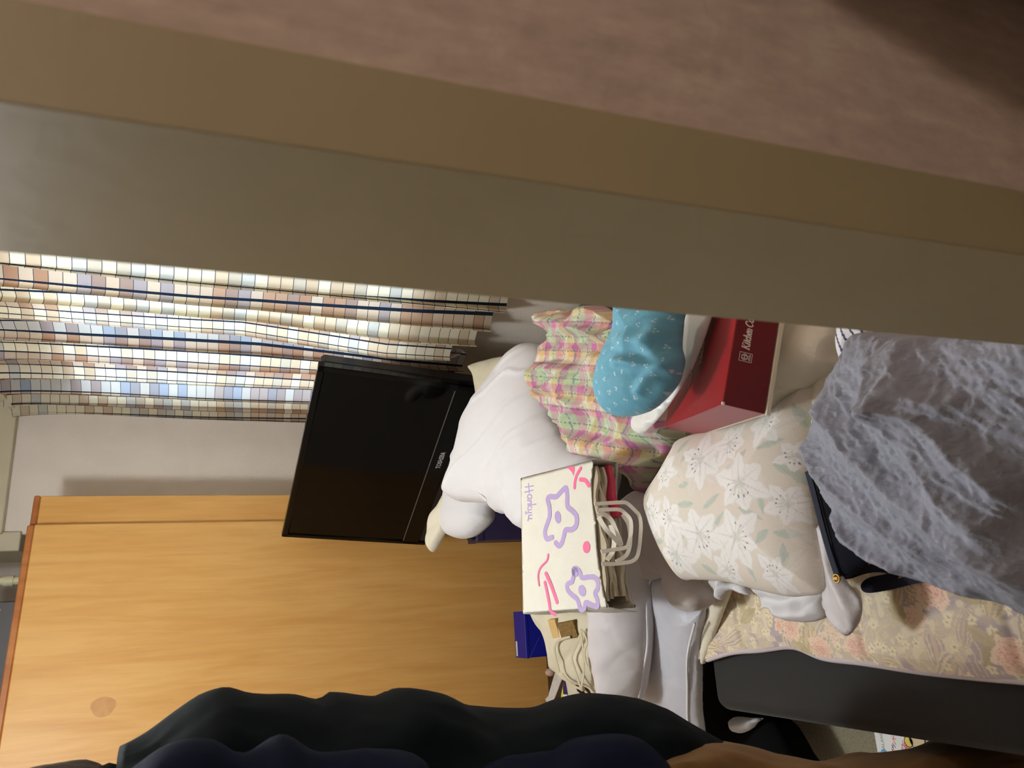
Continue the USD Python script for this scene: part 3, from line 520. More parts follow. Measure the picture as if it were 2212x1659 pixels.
# ---- white duvet and what lies round it
PD = Plane(.58, .42, 1.85, sx=-.05, sy=.42)
m_, _ = cushion(PD, [(1062, 1090), (1078, 1108), (1102, 1113), (1128, 1142), (1190, 1150), (1290, 1120), (1330, 1020), (1290, 980), (1250, 962), (1215, 905), (1186, 830), (1180, 760), (1152, 741), (1122, 752), (1090, 790), (1042, 850), (1012, 910), (1000, 962), (985, 1010), (972, 1060), (990, 1082), (1030, 1086)], .085, .10, .0055, .16,
                lambda a, b, d: .020 * nz(a, b, 3.5, 41, 1) + .010 * nz(a * .6 + b * .5, b - a * .4, 8, 44, 2) + .0060 * np.clip(1 - np.abs(nz(a + .6 * b, .35 * b - .4 * a, 13, 43, 2)) * 9, 0, 1) + .0025 * nz(a, b, 28, 46, 2))
du = Thing('white_duvet', 'big puffy white duvet heaped in front of the television', 'duvet', (.42, 1.85, .42)); du.part('cover', m_, M_whitec, True)
PDt = Plane(.60, .32, 2.35, sx=-.05, sy=.45)
m_, _ = cushion(PDt, [(976, 1046), (1000, 1040), (1080, 1050), (1090, 1078), (1064, 1092), (1060, 1120), (1046, 1140), (1020, 1160), (991, 1163), (967, 1150), (962, 1112), (966, 1075)], .06, .05, .005, .07, lambda a, b, d: .016 * nz(a, b, 9, 45)); du.part('folded_corner', m_, M_whitec, True)
sp = E_([PD.w(PD.ab(*p), .054)[0] for p in ((1016, 992), (1022, 1010), (1034, 1035), (1055, 1062), (1082, 1085))]); du.part('seam', tube(smooth_line(sp, 8, False), .004, 6), M_whitec, True, label='stitched seam')
PV = Plane(.66, .36, 2.45, sy=.6)
m_, _ = cushion(PV, [(962, 1066), (1000, 1058), (1004, 1100), (968, 1128), (962, 1150), (938, 1192), (925, 1178), (924, 1150), (932, 1112), (948, 1090)], .02, .015, .004, .03, lambda a, b, d: .008 * np.abs(np.sin(40 * (a + .4 * b))))
single('cream_towel', 'cream towel end hanging between television and white duvet', 'towel', m_, M_cream, True)
PB = Plane(.60, .72, 2.15, sy=.5)
m_, _ = cushion(PB, [(1018, 788), (1100, 768), (1120, 790), (1100, 900), (1040, 900), (1030, 848), (1024, 812)], .03, .04, .005, .05, lambda a, b, d: .010 * nz(a, b, 14, 51))
single('beige_bundle', 'beige cloth bundle wedged between television and wall', 'bundle', m_, M_beige, True)

# ---- plaid cloth
PP = Plane(.61, .45, 1.5, sx=.05, sy=.22)
p_out = [(1166, 690), (1178, 674), (1215, 667), (1240, 669), (1262, 690), (1284, 664), (1306, 662), (1345, 690), (1440, 780), (1450, 890), (1475, 935), (1462, 964), (1422, 1008), (1396, 1052), (1388, 1064), (1372, 1030), (1340, 1000), (1300, 990), (1270, 985), (1252, 962), (1230, 932), (1204, 905), (1190, 872), (1180, 850), (1177, 800), (1182, 752), (1212, 728), (1194, 712)]
def pdisp(a, b, d):
    wa, wb = a + .035 * nz(a, b, 7, 61), b + .035 * nz(a, b, 7, 62)
    u, v = .97 * wa - .25 * wb, .25 * wa + .97 * wb
    h = .036 * np.clip(1 - np.abs(nz(u, v * .30, 17, 67, 2)) * 4.5, 0, 1) + .015 * np.clip(1 - np.abs(nz(u + .3 * v, v * .45, 30, 68, 2)) * 5, 0, 1)
    return h + .022 * nz(a, b, 8, 63) + .004 * nz(a, b, 40, 64)
m_, ab_ = cushion(PP, p_out, .035, .03, .0028, .05, pdisp, rnd=4)
def plaid(a, b):
    wa, wb = a + .03 * nz(a, b, 4, 65, 1), b + .03 * nz(a, b, 4, 66, 1); th = .35; u, v = wa * math.cos(th) - wb * math.sin(th), wa * math.sin(th) + wb * math.cos(th)
    pal = E_([lin(186, 204, 162), lin(184, 106, 154), lin(214, 178, 124), lin(218, 212, 190), lin(202, 128, 166), lin(178, 198, 170)])
    i, j = np.floor(u / .017).astype(int), np.floor(v / .020).astype(int); C = .5 * pal[(i * 5 + 1) % 6] + .5 * pal[(j * 7 + 2) % 6]
    for w, P, o in ((u, .034, .004), (v, .040, .006)): C = mixc(C, lin(84, 112, 126), ((((w + o) / P) % 1) < .055) * .8)
    return C
single('plaid_cloth', 'crumpled pastel plaid cloth in pink, green and yellow beside the blue bag', 'cloth', m_, printed('pastel_plaid'), True, None, plaid(ab_[:, 0], ab_[:, 1]))

# ---- red gift box, tilted
RA = E_([[.959, -.178, -.219], [.119, .958, -.26], [.256, .224, .941]]); RA[1] -= RA[0] * (RA[1] @ RA[0]); RA[1] /= np.linalg.norm(RA[1]); RA[0] /= np.linalg.norm(RA[0]); RA[2] = np.cross(RA[0], RA[1])
RE = onY(1560, 872, .95)
def rb(x0, x1, y0, y1, z0, z1, b=.0012): return obox(RE + RA[0] * (x0 + x1) / 2 + RA[1] * (y0 + y1) / 2 + RA[2] * (z0 + z1) / 2, RA, (x1 - x0, y1 - y0, z1 - z0), b)
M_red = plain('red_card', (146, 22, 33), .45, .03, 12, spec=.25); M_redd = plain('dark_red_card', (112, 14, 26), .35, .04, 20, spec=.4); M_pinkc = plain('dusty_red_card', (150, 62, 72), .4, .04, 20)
rbx = Thing('gift_box', 'red cardboard gift box with white lettering between blue bag and lily pillow', 'box', tuple(RE - RA[2] * .075))
rbx.part('lid_top', rb(.0, .30, 0, .30, -.002, 0, .0006), M_red); rbx.part('front_side', rb(0, .30, -.0008, .0015, -.068, -.001, .0005), M_redd, label='darker red front with lettering')
rbx.part('left_side', rb(-.0008, .0015, 0, .30, -.068, -.001, .0005), M_pinkc, label='dusty red left side'); rbx.part('far_sides', join(rb(.2985, .30, 0, .30, -.068, -.001, .0005), rb(0, .30, .2985, .30, -.068, -.001, .0005)), M_redd)
rbx.part('tray', join(rb(.002, .298, .002, .298, -.078, -.062), rb(-.003, .303, -.004, .0, -.0765, -.069)), M_cream, label='cream tray under the lid')
M_wprint = plain('white_print', (236, 226, 216), .6)
def lettering(text, h, org, ex, ey, en, shear=0., sx=1., bold=False):
    t = meshkit.text_mesh(text, h, .0006, bold); v = t.vertices * [sx, 1, 1]; v[:, 0] += shear * v[:, 1]; t.vertices = E_(org) + v[:, :1] * ex + v[:, 1:2] * ey + (v[:, 2:] - .0002) * en; return t
def stroke_text(paths, org, ex, ey, en, w, th=.0006):
    pg = unary_union([LineString(smooth_line(p, 6, False) if len(p) > 2 else p).buffer(w(k) if callable(w) else w) for k, p in enumerate(paths)]); out = []
    for g in getattr(pg, 'geoms', [pg]):
        e = trimesh.creation.extrude_polygon(g, th, engine='earcut'); v = e.vertices; out.append(trimesh.Trimesh(E_(org) + v[:, :1] * ex + v[:, 1:2] * ey + (v[:, 2:] - .0002) * en, e.faces, process=False))
    return join(*out)
fpl = Plane(0, n=-RA[1], p=RE - RA[1] * .0008); 
SERIF = {'K': (.72, [[(0, 0), (0, 1)], [(.16, .55), (.54, 0)]], [[(-.12, 0), (.14, 0)], [(-.12, 1), (.14, 1)], [(0, .36), (.50, 1)], [(.38, 1), (.60, 1)], [(.44, 0), (.68, 0)]]), 'i': (.28, [[(.06, 0), (.06, .62)], [(.06, .84), (.06, .87)]], [[(-.03, 0), (.16, 0)], [(-.03, .62), (.06, .62)]]),
         't': (.34, [[(.1, .86), (.1, .10), (.13, .01)]], [[(0, .62), (.24, .62)], [(.12, .02), (.26, .06)]]), 'c': (.46, [[(.34, .52), (.2, .63), (.05, .48), (.02, .3), (.08, .1), (.2, 0)]], [[(.2, 0), (.36, .10)]]),
         'h': (.54, [[(.03, 0), (.03, 1)], [(.36, .48), (.36, 0)]], [[(-.05, 0), (.12, 0)], [(-.05, 1), (.03, 1)], [(.03, .48), (.2, .63), (.33, .58), (.36, .46)], [(.28, 0), (.45, 0)]]), 'e': (.48, [[(.36, .34), (.32, .55), (.2, .63), (.06, .50), (.02, .3), (.08, .1), (.2, 0)]], [[(.03, .34), (.36, .34)], [(.2, 0), (.38, .12)]]),
         'n': (.54, [[(.03, 0), (.03, .62)], [(.36, .48), (.36, 0)]], [[(-.05, 0), (.12, 0)], [(-.05, .62), (.03, .62)], [(.03, .48), (.2, .63), (.33, .58), (.36, .46)], [(.28, 0), (.45, 0)]]), 'C': (.84, [[(.62, .84), (.42, 1.01), (.16, .88), (.02, .5), (.14, .12), (.4, -.01)]], [[(.62, .72), (.63, .98)], [(.4, -.01), (.66, .18)]]),
         'o': (.50, [[(.2, 0), (.03, .12), (.02, .48), (.2, .63)], [(.2, .63), (.37, .5), (.38, .14), (.2, 0)]], []), 'l': (.26, [[(.05, 0), (.05, 1)]], [[(-.04, 0), (.14, 0)], [(-.04, 1), (.05, 1)]]), ' ': (.22, [], [])}
def serif(text, h, org, ex, ey, en, shear=0., sx=1., thick=.085, thin=.042):
    x, sh = 0., []
    for c in text:
        adv, a, b = SERIF[c]
        for w, ps in ((thick, a), (thin, b)):
            for p in ps:
                q = [((x + u) * sx * h + shear * v * h, v * h) for u, v in p]; sh.append(LineString(smooth_line(q, 6, False) if len(q) > 2 else q).buffer(w * h))
        x += adv
    out = []
    for g in (lambda m: getattr(m, 'geoms', [m]))(unary_union(sh)):
        e = trimesh.creation.extrude_polygon(g, .0006, engine='earcut'); v = e.vertices; out.append(trimesh.Trimesh(E_(org) + v[:, :1] * ex + v[:, 1:2] * ey + (v[:, 2:] - .0002) * en, e.faces, process=False))
    return join(*out)
o = fpl.hit(1618, 755); rbx.part('lettering', serif('Kitchen Collection', .0118, o, RA[0], RA[2], -RA[1], .22, .84), M_wprint, False)
em = fpl.hit(1612, 772); em_r = [[(-.007, -.009), (.007, -.009), (.007, .011), (-.007, .011), (-.007, -.009)]]
def L(*p): return [tuple(x) for x in p]
ell = [(.0048 * math.cos(a), .003 + .0048 * math.sin(a)) for a in np.linspace(0, 6.28, 20)]
rbx.part('emblem', stroke_text([ell, L((-.0045, .003), (.0045, .003)), L((-.002, -.0015), (-.002, .0075)), L((.002, -.0015), (.002, .0075)), L((-.005, -.006), (.005, -.006)), L((-.004, -.004), (.004, -.004))], em, RA[0], RA[2], -RA[1], .00045), M_wprint, False)
rbx.part('emblem', join(*[rbq for rbq in [stroke_text([L(p, q)], em, RA[0], RA[2], -RA[1], .00035) for p, q in zip(em_r[0], em_r[0][1:])]]), M_wprint, False)
tpl = Plane(0, n=RA[2], p=RE); o = tpl.hit(1515, 782); rbx.part('lettering', serif('Kitchen', .0135, o, RA[0], RA[1], RA[2], 0., .85, .11, .05), M_wprint, False)
sw = [tpl.hit(*p) for p in ((1491, 790), (1494, 805), (1493, 822), (1487, 838))]; rbx.part('flourish', ribbon(smooth_line(sw, 6, False), .004, RA[2], .0004), plain('gold_print', (170, 130, 60), .4), label='thin gold curl')
rbx.part('worn_corner', join(rb(-.001, .0035, -.001, .003, -.004, .0006, .0006)), M_wprint, label='worn pale corner')

# ---- white bag lying over the red box, blue cloth bag on top
PW = Plane(0, n=RA[2] + E_([-.06, -.12, 0]), p=RE + RA[0] * .05 + RA[1] * .12 + RA[2] * .012)
m_, _ = cushion(PW, [(1366, 922), (1376, 936), (1392, 934), (1426, 899), (1455, 861), (1484, 815), (1502, 781), (1535, 688), (1545, 640), (1470, 640), (1462, 720), (1455, 800), (1430, 850), (1400, 880), (1372, 900)], .007, .008, .003, .03, lambda a, b, d: .008 * np.clip(1 - np.abs(nz(a * .5, b, 26, 71, 2)) * 6, 0, 1) + .003 * nz(a, b, 60, 72), rnd=3)
single('white_bag', 'white plastic bag lying between the red box and the blue bag', 'bag', m_, plain('white_plastic', (232, 232, 230), .35, spec=.5), True)
PU = Plane(.79, .37, 1.08, sx=.10, sy=.42)
b_out = [(1345, 640), (1330, 712), (1312, 748), (1297, 790), (1290, 832), (1298, 868), (1318, 893), (1352, 901), (1400, 890), (1436, 862), (1462, 830), (1472, 800), (1476, 775), (1470, 745), (1474, 690), (1475, 640)]
bl = [(seg(PU, p), w, h) for p, w, h in (([(1445, 720), (1430, 745), (1452, 775), (1472, 790)], .012, .014), ([(1375, 785), (1420, 792), (1465, 800)], .008, .014), ([(1410, 850), (1430, 820), (1465, 790)], .008, .010), ([(1380, 740), (1425, 738), (1455, 730)], .012, .010))]
def bdisp(a, b, d):
    h = .008 * nz(a, b, 6, 81, 1) + .0015 * nz(a, b, 26, 82)
    for f, w, t in bl: h = h + .6 * t * np.exp(-(f(a, b) / w) ** 2) - .12 * t * np.exp(-((f(a, b) - 1.9 * w) / w) ** 2)
    return h
m_, ab_ = cushion(PU, b_out, .060, .05, .0022, .10, bdisp, rnd=5, power=.55)
def motifs(a, b):
    C = mixc(np.tile(E_(lin(104, 170, 196)), (len(a), 1)), lin(122, 188, 210), np.clip(nz(a, b, 160, 83, 2) * 3, 0, 1) * .5); r = np.random.default_rng(8)
    for q in np.mgrid[a.min():a.max():.022, b.min():b.max():.022].reshape(2, -1).T:
        q = q + r.uniform(-.004, .004, 2); t0 = r.uniform(0, 6.28)
        for j in range(3):
            e = q + .0024 * E_([math.cos(t0 + j * 2.1), math.sin(t0 + j * 2.1)]); s = np.hypot(a - e[0], b - e[1]) < .0013; C[s] = C[s] * .25 + E_(lin(226, 240, 244)) * .75
    return C
single('blue_bag', 'sky-blue cloth bag with tiny white flower specks', 'bag', m_, printed('blue_print', .6, .0003, 600), True, None, motifs(ab_[:, 0], ab_[:, 1]))

GLYPHS = {"ブ":[[[[110,-51],[111,-48],[117,-47],[126,-62],[119,-65]]],[[[26,-77],[26,-66],[102,-67],[94,-53],[98,-50],[105,-55],[110,-64],[107,-69],[111,-70],[103,-102],[90,-125],[73,-141],[47,-154],[44,-154],[37,-145],[63,-135],[79,-122],[92,-102],[99,-77]]]],"ラ":[[[[27,-97],[27,-87],[109,-87],[115,-91],[110,-108],[99,-127],[80,-144],[55,-155],[46,-146],[62,-142],[87,-126],[96,-114],[102,-97]]],[[[38,-69],[38,-59],[107,-60],[107,-69]]]],"ン":[[[[27,-143],[58,-134],[80,-122],[99,-105],[116,-81],[121,-90],[119,-95],[109,-109],[88,-129],[64,-143],[36,-152],[32,-151]]],[[[31,-70],[38,-62],[68,-87],[60,-94]]]],"ド":[[[[97,-61],[104,-57],[114,-75],[107,-78]]],[[[46,-155],[46,-58],[57,-58],[57,-91],[89,-101],[108,-111],[102,-120],[81,-109],[57,-102],[57,-155]]],[[[82,-67],[89,-63],[99,-82],[92,-84]]]],"ク":[[[[22,-103],[47,-82],[58,-66],[63,-52],[74,-56],[67,-70],[107,-69],[114,-73],[107,-96],[89,-125],[73,-140],[45,-155],[35,-147],[61,-136],[81,-119],[91,-105],[101,-79],[60,-79],[31,-109]]]],"タ":[[[[21,-104],[48,-80],[63,-52],[74,-55],[67,-69],[108,-68],[114,-72],[107,-94],[94,-116],[107,-127],[102,-134],[98,-135],[86,-125],[68,-142],[43,-155],[33,-147],[59,-136],[78,-120],[54,-100],[61,-95],[86,-110],[96,-94],[101,-78],[60,-78],[50,-92],[31,-109]]]],"ー":[[[[22,-109],[22,-98],[118,-98],[117,-110]]]],"で":[[[[105,-85],[111,-82],[121,-99],[115,-101]]],[[[20,-80],[20,-70],[115,-62],[115,-72],[93,-73],[81,-79],[70,-91],[64,-109],[65,-122],[69,-130],[83,-140],[105,-144],[103,-153],[90,-153],[72,-146],[57,-129],[56,-101],[61,-89],[74,-74]]],[[[92,-91],[98,-87],[107,-104],[101,-106]]]],"買":[[[[16,-154],[51,-142],[31,-140],[31,-88],[110,-88],[110,-140],[88,-142],[124,-156],[114,-160],[81,-147],[87,-140],[53,-140],[59,-146],[24,-160]],[[41,-124],[40,-134],[101,-134],[101,-124]],[[41,-109],[41,-118],[101,-117],[100,-109]],[[41,-94],[41,-103],[101,-102],[100,-94]]],[[[24,-54],[117,-54],[117,-81],[24,-81]],[[88,-73],[108,-74],[108,-61],[88,-61]],[[60,-73],[80,-74],[80,-61],[60,-61]],[[32,-73],[52,-74],[52,-61],[32,-61]]]]}

# ================================================================== flowered paper carrier bag lying on the pillows, stuffed with folded bags
BP = Plane(.732, 0, 1.40, sx=0., sy=.344); BN = BP.n
near = [BP.ab(*p) for p in ((1283, 993), (1279, 1040), (1280, 1085), (1288, 1130), (1290, 1180), (1296, 1225), (1301, 1262), (1310, 1300), (1318, 1312))]
fa, fb_ = BP.ab(1125, 1033), BP.ab(1130, 1326); TH = .070
M_paper = plain('cream_paper', (222, 219, 207), .7, .02, 30, .0010, 42, detail=2); M_kraft = plain('taupe_paper', (176, 164, 140), .75, .05, 40, .0006, 80)
M_mauve = plain('mauve_print', (178, 156, 206), .6, .02, 40); M_pink = plain('pink_print', (240, 104, 152), .6, .02, 40)
hb = Thing('paper_bag', 'cream paper carrier bag with mauve flowers lying on its side, handles towards the viewer', 'paper bag', tuple(BP.w([(near[0] + fb_) / 2], -TH)[0]))
face = Polygon([fa, fb_] + near[::-1]).buffer(0)
def crumple(m, amp=.0012, seed=90):
    m = m.subdivide().subdivide() if len(m.faces) < 4000 else m; v = m.vertices; m.vertices = v + BN * (amp * 2 * (meshkit.fbm(v * 22, 3, seed) - .5))[:, None]; return m
def gridsheet(pl, pg, h, res=.006, amp=.0008, seed=91):
    o = E_(pg.exterior.coords)[:-1]; return cushion(pl, None, .0006, .0006, res, .004, lambda a, b, d: amp * 2 * nz(a, b, 18, seed), rnd=1, ab_outline=o)[0].apply_translation(BN * h)
hb.part('front_panel', gridsheet(BP, face, 0), M_paper, True)
hb.part('back_panel', gridsheet(BP, face.buffer(.004), -TH), M_paper, True)
def strip(p0, p1, q0, q1, th=.0012):
    """thin wall between two edges p0-p1 (top) and q0-q1 (bottom) given in 3D"""
    P = [np.linspace(p0, p1, 14), np.linspace(q0, q1, 14)]; n = np.cross(E_(p1) - p0, E_(q0) - p0); n /= np.linalg.norm(n); rows_ = []
    for k in np.linspace(0, 1, 6): r = P[0] * (1 - k) + P[1] * k; rows_.append(r + n * (.004 * math.sin(math.pi * k) * np.sin(np.linspace(0, 9, 14)))[:, None])
    V = np.vstack(rows_); f = grid_faces(6, 14); m = len(V)
    b = np.r_[0:14, [13 + 14 * k for k in range(1, 6)], range(5 * 14 + 12, 5 * 14 - 1, -1), [14 * k for k in range(4, 0, -1)]]; bn = np.roll(b, -1)
    t = trimesh.Trimesh(np.vstack([V + n * th / 2, V - n * th / 2]), np.vstack([f, f[:, ::-1] + m, np.stack([b, bn, bn + m], 1), np.stack([b, bn + m, b + m], 1)]), process=False); trimesh.repair.fix_normals(t); return t
W3 = lambda ab, h=0.: BP.w([ab], h)[0]
hb.part('side_panel', strip(W3(near[-1]), W3(fb_), W3(near[-1], -TH) + E_([-.012, -.01, 0]), W3(fb_, -TH)), M_paper, True); hb.part('side_panel', strip(W3(near[0]), W3(fa), W3(near[0], -TH), W3(fa, -TH)), M_paper, True)
hb.part('bottom_panel', strip(W3(fa), W3(fb_), W3(fa, -TH), W3(fb_, -TH)), M_paper, True)
def zq_(x, y): return BP.ab(1130 + x / 4.147, 980 + y / 4.147)
zs = np.linalg.norm(zq_(400, 700) - zq_(400, 600)) / 100
def ink(name, shapes, m): hb.part(name, poly_cap(BP, unary_union(shapes), .0010, .0013), m, False)
def pl_(pts, w, closed=False):
    c = smooth_line([zq_(*p) for p in pts], 8, closed); return LineString(np.vstack([c, c[:1]]) if closed else c).buffer(w * zs * .66)
def oval(x, y, rx, ry, rot=0.): return Polygon([zq_(x + rx * math.cos(t) * math.cos(rot) - ry * math.sin(t) * math.sin(rot), y + rx * math.cos(t) * math.sin(rot) + ry * math.sin(t) * math.cos(rot)) for t in np.arange(24) * math.tau / 24])
ink('printed_flower', [pl_([(262, 750), (215, 762), (198, 700), (225, 610), (240, 560), (238, 480), (222, 410), (245, 385), (300, 385), (340, 345), (385, 308), (398, 370), (400, 470), (440, 510), (480, 560), (478, 640), (440, 680), (385, 685), (368, 740), (350, 800), (325, 825), (295, 800)], 38)], M_mauve)
ink('printed_flower', [pl_([(455, 1085), (452, 1040), (475, 1028), (510, 1060), (530, 1110), (590, 1105), (640, 1108), (672, 1150), (670, 1210), (648, 1250), (668, 1310), (668, 1368), (620, 1358), (565, 1335), (552, 1385), (515, 1392), (490, 1310), (440, 1265), (402, 1220), (400, 1170), (440, 1145)], 34, True)], M_mauve)
ink('flower_centre', [oval(315, 570, 28, 56, -.1)], M_mauve); ink('flower_centre', [oval(532, 1228, 32, 52, -.25)], M_mauve)
ink('printed_petal', [oval(470, 1060, 30, 44, -.1)], M_mauve)
ink('printed_dash', [Polygon([zq_(*p) for p in ((390, 122), (462, 112), (466, 150), (455, 198), (440, 165), (415, 140))])], M_pink); ink('printed_dash', [pl_([(520, 130), (485, 190), (468, 250), (465, 305)], 24)], M_pink)
ink('printed_dash', [pl_([(518, 232), (560, 240), (592, 285)], 30)], M_pink); ink('printed_dash', [oval(571, 838, 32, 54)], M_pink)
ink('printed_dash', [pl_([(228, 905), (215, 960), (160, 1020), (138, 1090), (146, 1180)], 16)], M_pink); ink('printed_dash', [pl_([(208, 1075), (250, 1170), (285, 1265), (308, 1330)], 30)], M_pink); ink('printed_dash', [pl_([(198, 1155), (215, 1230), (235, 1330), (250, 1410), (292, 1440)], 26)], M_pink)
hand = [((22, 300), (95, 288)), ((18, 346), (92, 326)), ((52, 268), (58, 350)), ((78, 400), (80, 380), (64, 366), (46, 374), (44, 392), (58, 402), (78, 400)), ((78, 400), (56, 404), (44, 412)), ((74, 418), (44, 422)), ((56, 420), (76, 436), (72, 448), (44, 452)), ((118, 452), (46, 466)), ((80, 484), (60, 464), (44, 494)), ((76, 502), (50, 504), (50, 522)), ((78, 528), (52, 528), (26, 536), (28, 520)), ((80, 550), (54, 554), (52, 574)), ((80, 582), (50, 584), (46, 600))]
ink('lettering', [pl_(p, 9) for p in hand], M_mauve)
# folded bags inside the carrier
mid = (near[0] + near[-1]) / 2; wdir = near[0] - near[-1]; WD = np.linalg.norm(wdir); wdir /= WD; fdir = E_([-wdir[1], wdir[0]]); fdir = fdir if fdir @ ((fa + fb_) / 2 - mid) > 0 else -fdir
def slab_in(x0, x1, f0, f1, h, th, seed, m=M_kraft, label=None, nm='folded_bag'):
    """a folded bag: flat, wavy at its near edge"""
    n = 26; xs = np.linspace(x0, x1, n); wav = .004 * np.sin(xs * 41 + seed) + .003 * np.sin(xs * 93 + 2 * seed); hv = .0022 * np.sin(xs * 37 + seed * 1.7)
    A = np.stack([near[-1] + wdir * x + fdir * (f0 + w) for x, w in zip(xs, wav)]); B = np.stack([near[-1] + wdir * x + fdir * f1 for x in xs])
    V = np.vstack([BP.w(A, h + hv), BP.w(B, h + hv), BP.w(A, h + hv - th), BP.w(B, h + hv - th)]); F = []
    for i in range(n - 1):
        for a, b in ((0, n), (n, 3 * n), (3 * n, 2 * n), (2 * n, 0)): F += [(a + i, a + i + 1, b + i + 1), (a + i, b + i + 1, b + i)]
    F += [(0, n, 3 * n), (0, 3 * n, 2 * n), (n - 1, 2 * n - 1, 4 * n - 1), (n - 1, 4 * n - 1, 3 * n - 1)]
    t = trimesh.Trimesh(V, F, process=False); trimesh.repair.fix_normals(t)
    return single(nm, label, 'paper bag', t, m, 25)
M_kr2 = plain('pale_paper', (206, 196, 172), .75, .04, 40, .0006, 80); M_rose = plain('rose_paper', (206, 62, 92), .6, .08, 60, .0010, 120)
lab = ('uppermost folded taupe bag inside the flowered carrier', 'second folded bag from the top inside the flowered carrier', 'third folded bag from the top inside the flowered carrier', 'fourth folded bag, just above the rose-red one, inside the carrier')
for k, l_ in enumerate(lab): slab_in(.012 + .004 * k, WD - .012 - .006 * (k % 3), .004 + .003 * (k % 2), .20, -.004 - .0085 * k, .0072, k * 2.1, (M_kraft, M_kr2)[k % 2], l_)
slab_in(WD * .60, WD - .008, -.006, .19, -.040, .012, 3.3, M_rose, 'rose-red folded bag inside the flowered carrier')
slab_in(.02, WD * .58, .002, .19, -.041, .010, 1.3, M_kr2, 'folded pale bag beside the rose-red one inside the carrier')
slab_in(.01, WD - .01, .012, .19, -.056, .009, 5.1, M_kraft, 'lowest folded taupe bag inside the flowered carrier')
NPL = Plane(0, n=-(BP.w([mid + fdir], 0)[0] - BP.w([mid], 0)[0]), p=BP.w([mid - fdir * .012], 0)[0])   # plane of the mouth, just in front of it
def mouth(x, y, out=0.): return NPL.hit(x, y) + NPL.n * out
M_hand = plain('white_paper_handle', (250, 246, 234), .6)
def strap(name, pts, w=.0075): hb.part(name, ribbon(smooth_line([mouth(*p) for p in pts], 8, False), w, NPL.n * .6 + BN, .0008), M_hand)
strap('handle', ((1284, 1089, 0), (1310, 1088, .008), (1334, 1088, .016), (1343, 1092, .018), (1356, 1108, .022), (1362, 1118, .024), (1364, 1140, .026), (1364, 1180, .022), (1362, 1204, .018), (1354, 1214, .014), (1340, 1217, .010), (1318, 1219, .006), (1300, 1218, .0)))
strap('handle', ((1292, 1193, .008), (1316, 1189, .014), (1334, 1186, .02), (1340, 1178, .022), (1346, 1150, .022), (1346, 1126, .02), (1338, 1110, .014), (1328, 1103, .012), (1308, 1102, .008), (1288, 1102, 0)))
strap('handle', ((1288, 1118, .006), (1296, 1145, .016), (1312, 1164, .018), (1330, 1178, .014), (1322, 1150, .012), (1310, 1124, .012), (1296, 1112, .008), (1288, 1118, .006)), .009)
strap('handle', ((1308, 1210, .004), (1318, 1190, .008), (1320, 1160, .008), (1314, 1135, .006)), .009)
strap('handle', ((1326, 1214, .006), (1344, 1200, .012), (1352, 1170, .012), (1350, 1135, .01), (1340, 1112, .006)), .008)

# ================================================================== things in the dim gap before the wardrobe
ch = Thing('low_chest', 'low dark brown chest in front of the wardrobe foot', 'chest', (-.15, 2.75, 0))
ch.part('body', box((-.75, 2.46, 0), (.42, 3.06, .15)), M_dark); ch.part('top_board', box((-.76, 2.45, .15), (.43, 3.07, .17)), M_dark)
M_blue = plain('blue_card', (12, 24, 150), .45, .03, 20); M_label = plain('paper_label', (226, 226, 220), .6)
b0 = onZ(1190, 1417, .17); b1 = onZ(1190, 1318, .17); bw = abs(b1[0] - b0[0]); by = b0[1]
bb = Thing('blue_box', 'bright blue cardboard box with a white label standing before the wardrobe', 'box', (b0[0] + bw / 2, by + .06, .17))
bb.part('body', box((b0[0], by, .17), (b0[0] + bw, by + .12, .268), .001), M_blue); bb.part('lid', box((b0[0] - .002, by - .002, .262), (b0[0] + bw + .002, by + .122, .275), .001), M_blue)
bb.part('label', box((b0[0] + .004, by + .095, .2752), (b0[0] + .062, by + .112, .2757), .0002), M_label, False, label='white paper label'); bb.part('flap_line', tube([(b0[0] + .0, by - .0006, .262), (b0[0] + .075, by - .0006, .215)], .0008, 5), plain('blue_edge', (70, 84, 170), .5))
p0 = onY(1124, 1165, 2.98); pz = onY(1030, 1160, 2.98)[2]
pbx = Thing('purple_box', 'dark purple box between the white duvet and the wardrobe', 'box', (p0[0] + .08, 3.03, .17)); M_pur = plain('dark_purple_card', (52, 44, 78), .5, .06, 30)
pbx.part('body', box((p0[0], 2.98, .17), (p0[0] + .15, 3.10, pz - .02), .002), M_pur); pbx.part('lid', box((p0[0] - .003, 2.977, pz - .03), (p0[0] + .153, 3.103, pz), .002), M_pur)
rq = onY(1026, 1140, 3.0); rm = Thing('small_black_case', 'small black case lying on the purple box', 'case', (p0[0] + .05, 3.03, pz)); rm.part('body', rbox((p0[0] + .005, 3.0, pz + .001), (p0[0] + .10, 3.045, pz + .022), .005), M_back); rm.part('button', box((p0[0] + .03, 3.01, pz + .0215), (p0[0] + .045, 3.025, pz + .0245), .001), M_file)
eg = onZ(1188, 1452, .190); em_ = trimesh.creation.icosphere(3, 1.0); em_.vertices = em_.vertices * [.0155 , .0155, .020] * (1 - .12 * em_.vertices[:, 2:] * [1, 1, 0]); em_.apply_translation([eg[0], eg[1], .19])
single('egg', 'pale pink egg-shaped ball on the dark chest beside the beige linen bag', 'ornament', em_, plain('egg_pink', (214, 176, 158), .5, .03, 60), True)
cz = .20
def sheet(name, label, cat, out, z0, seed, m, amp=.010, sy=.25, col=None, th=.0015):
    pl = Plane(z0, -.25, 2.7, sy=sy); me, ab = cushion(pl, out, th, th, .004, .004, lambda a, b, d: amp * 2 * nz(a, b, 16, seed), rnd=1)
    return single(name, label, cat, me, m, True, None, None if col is None else col(ab[:, 0], ab[:, 1]))
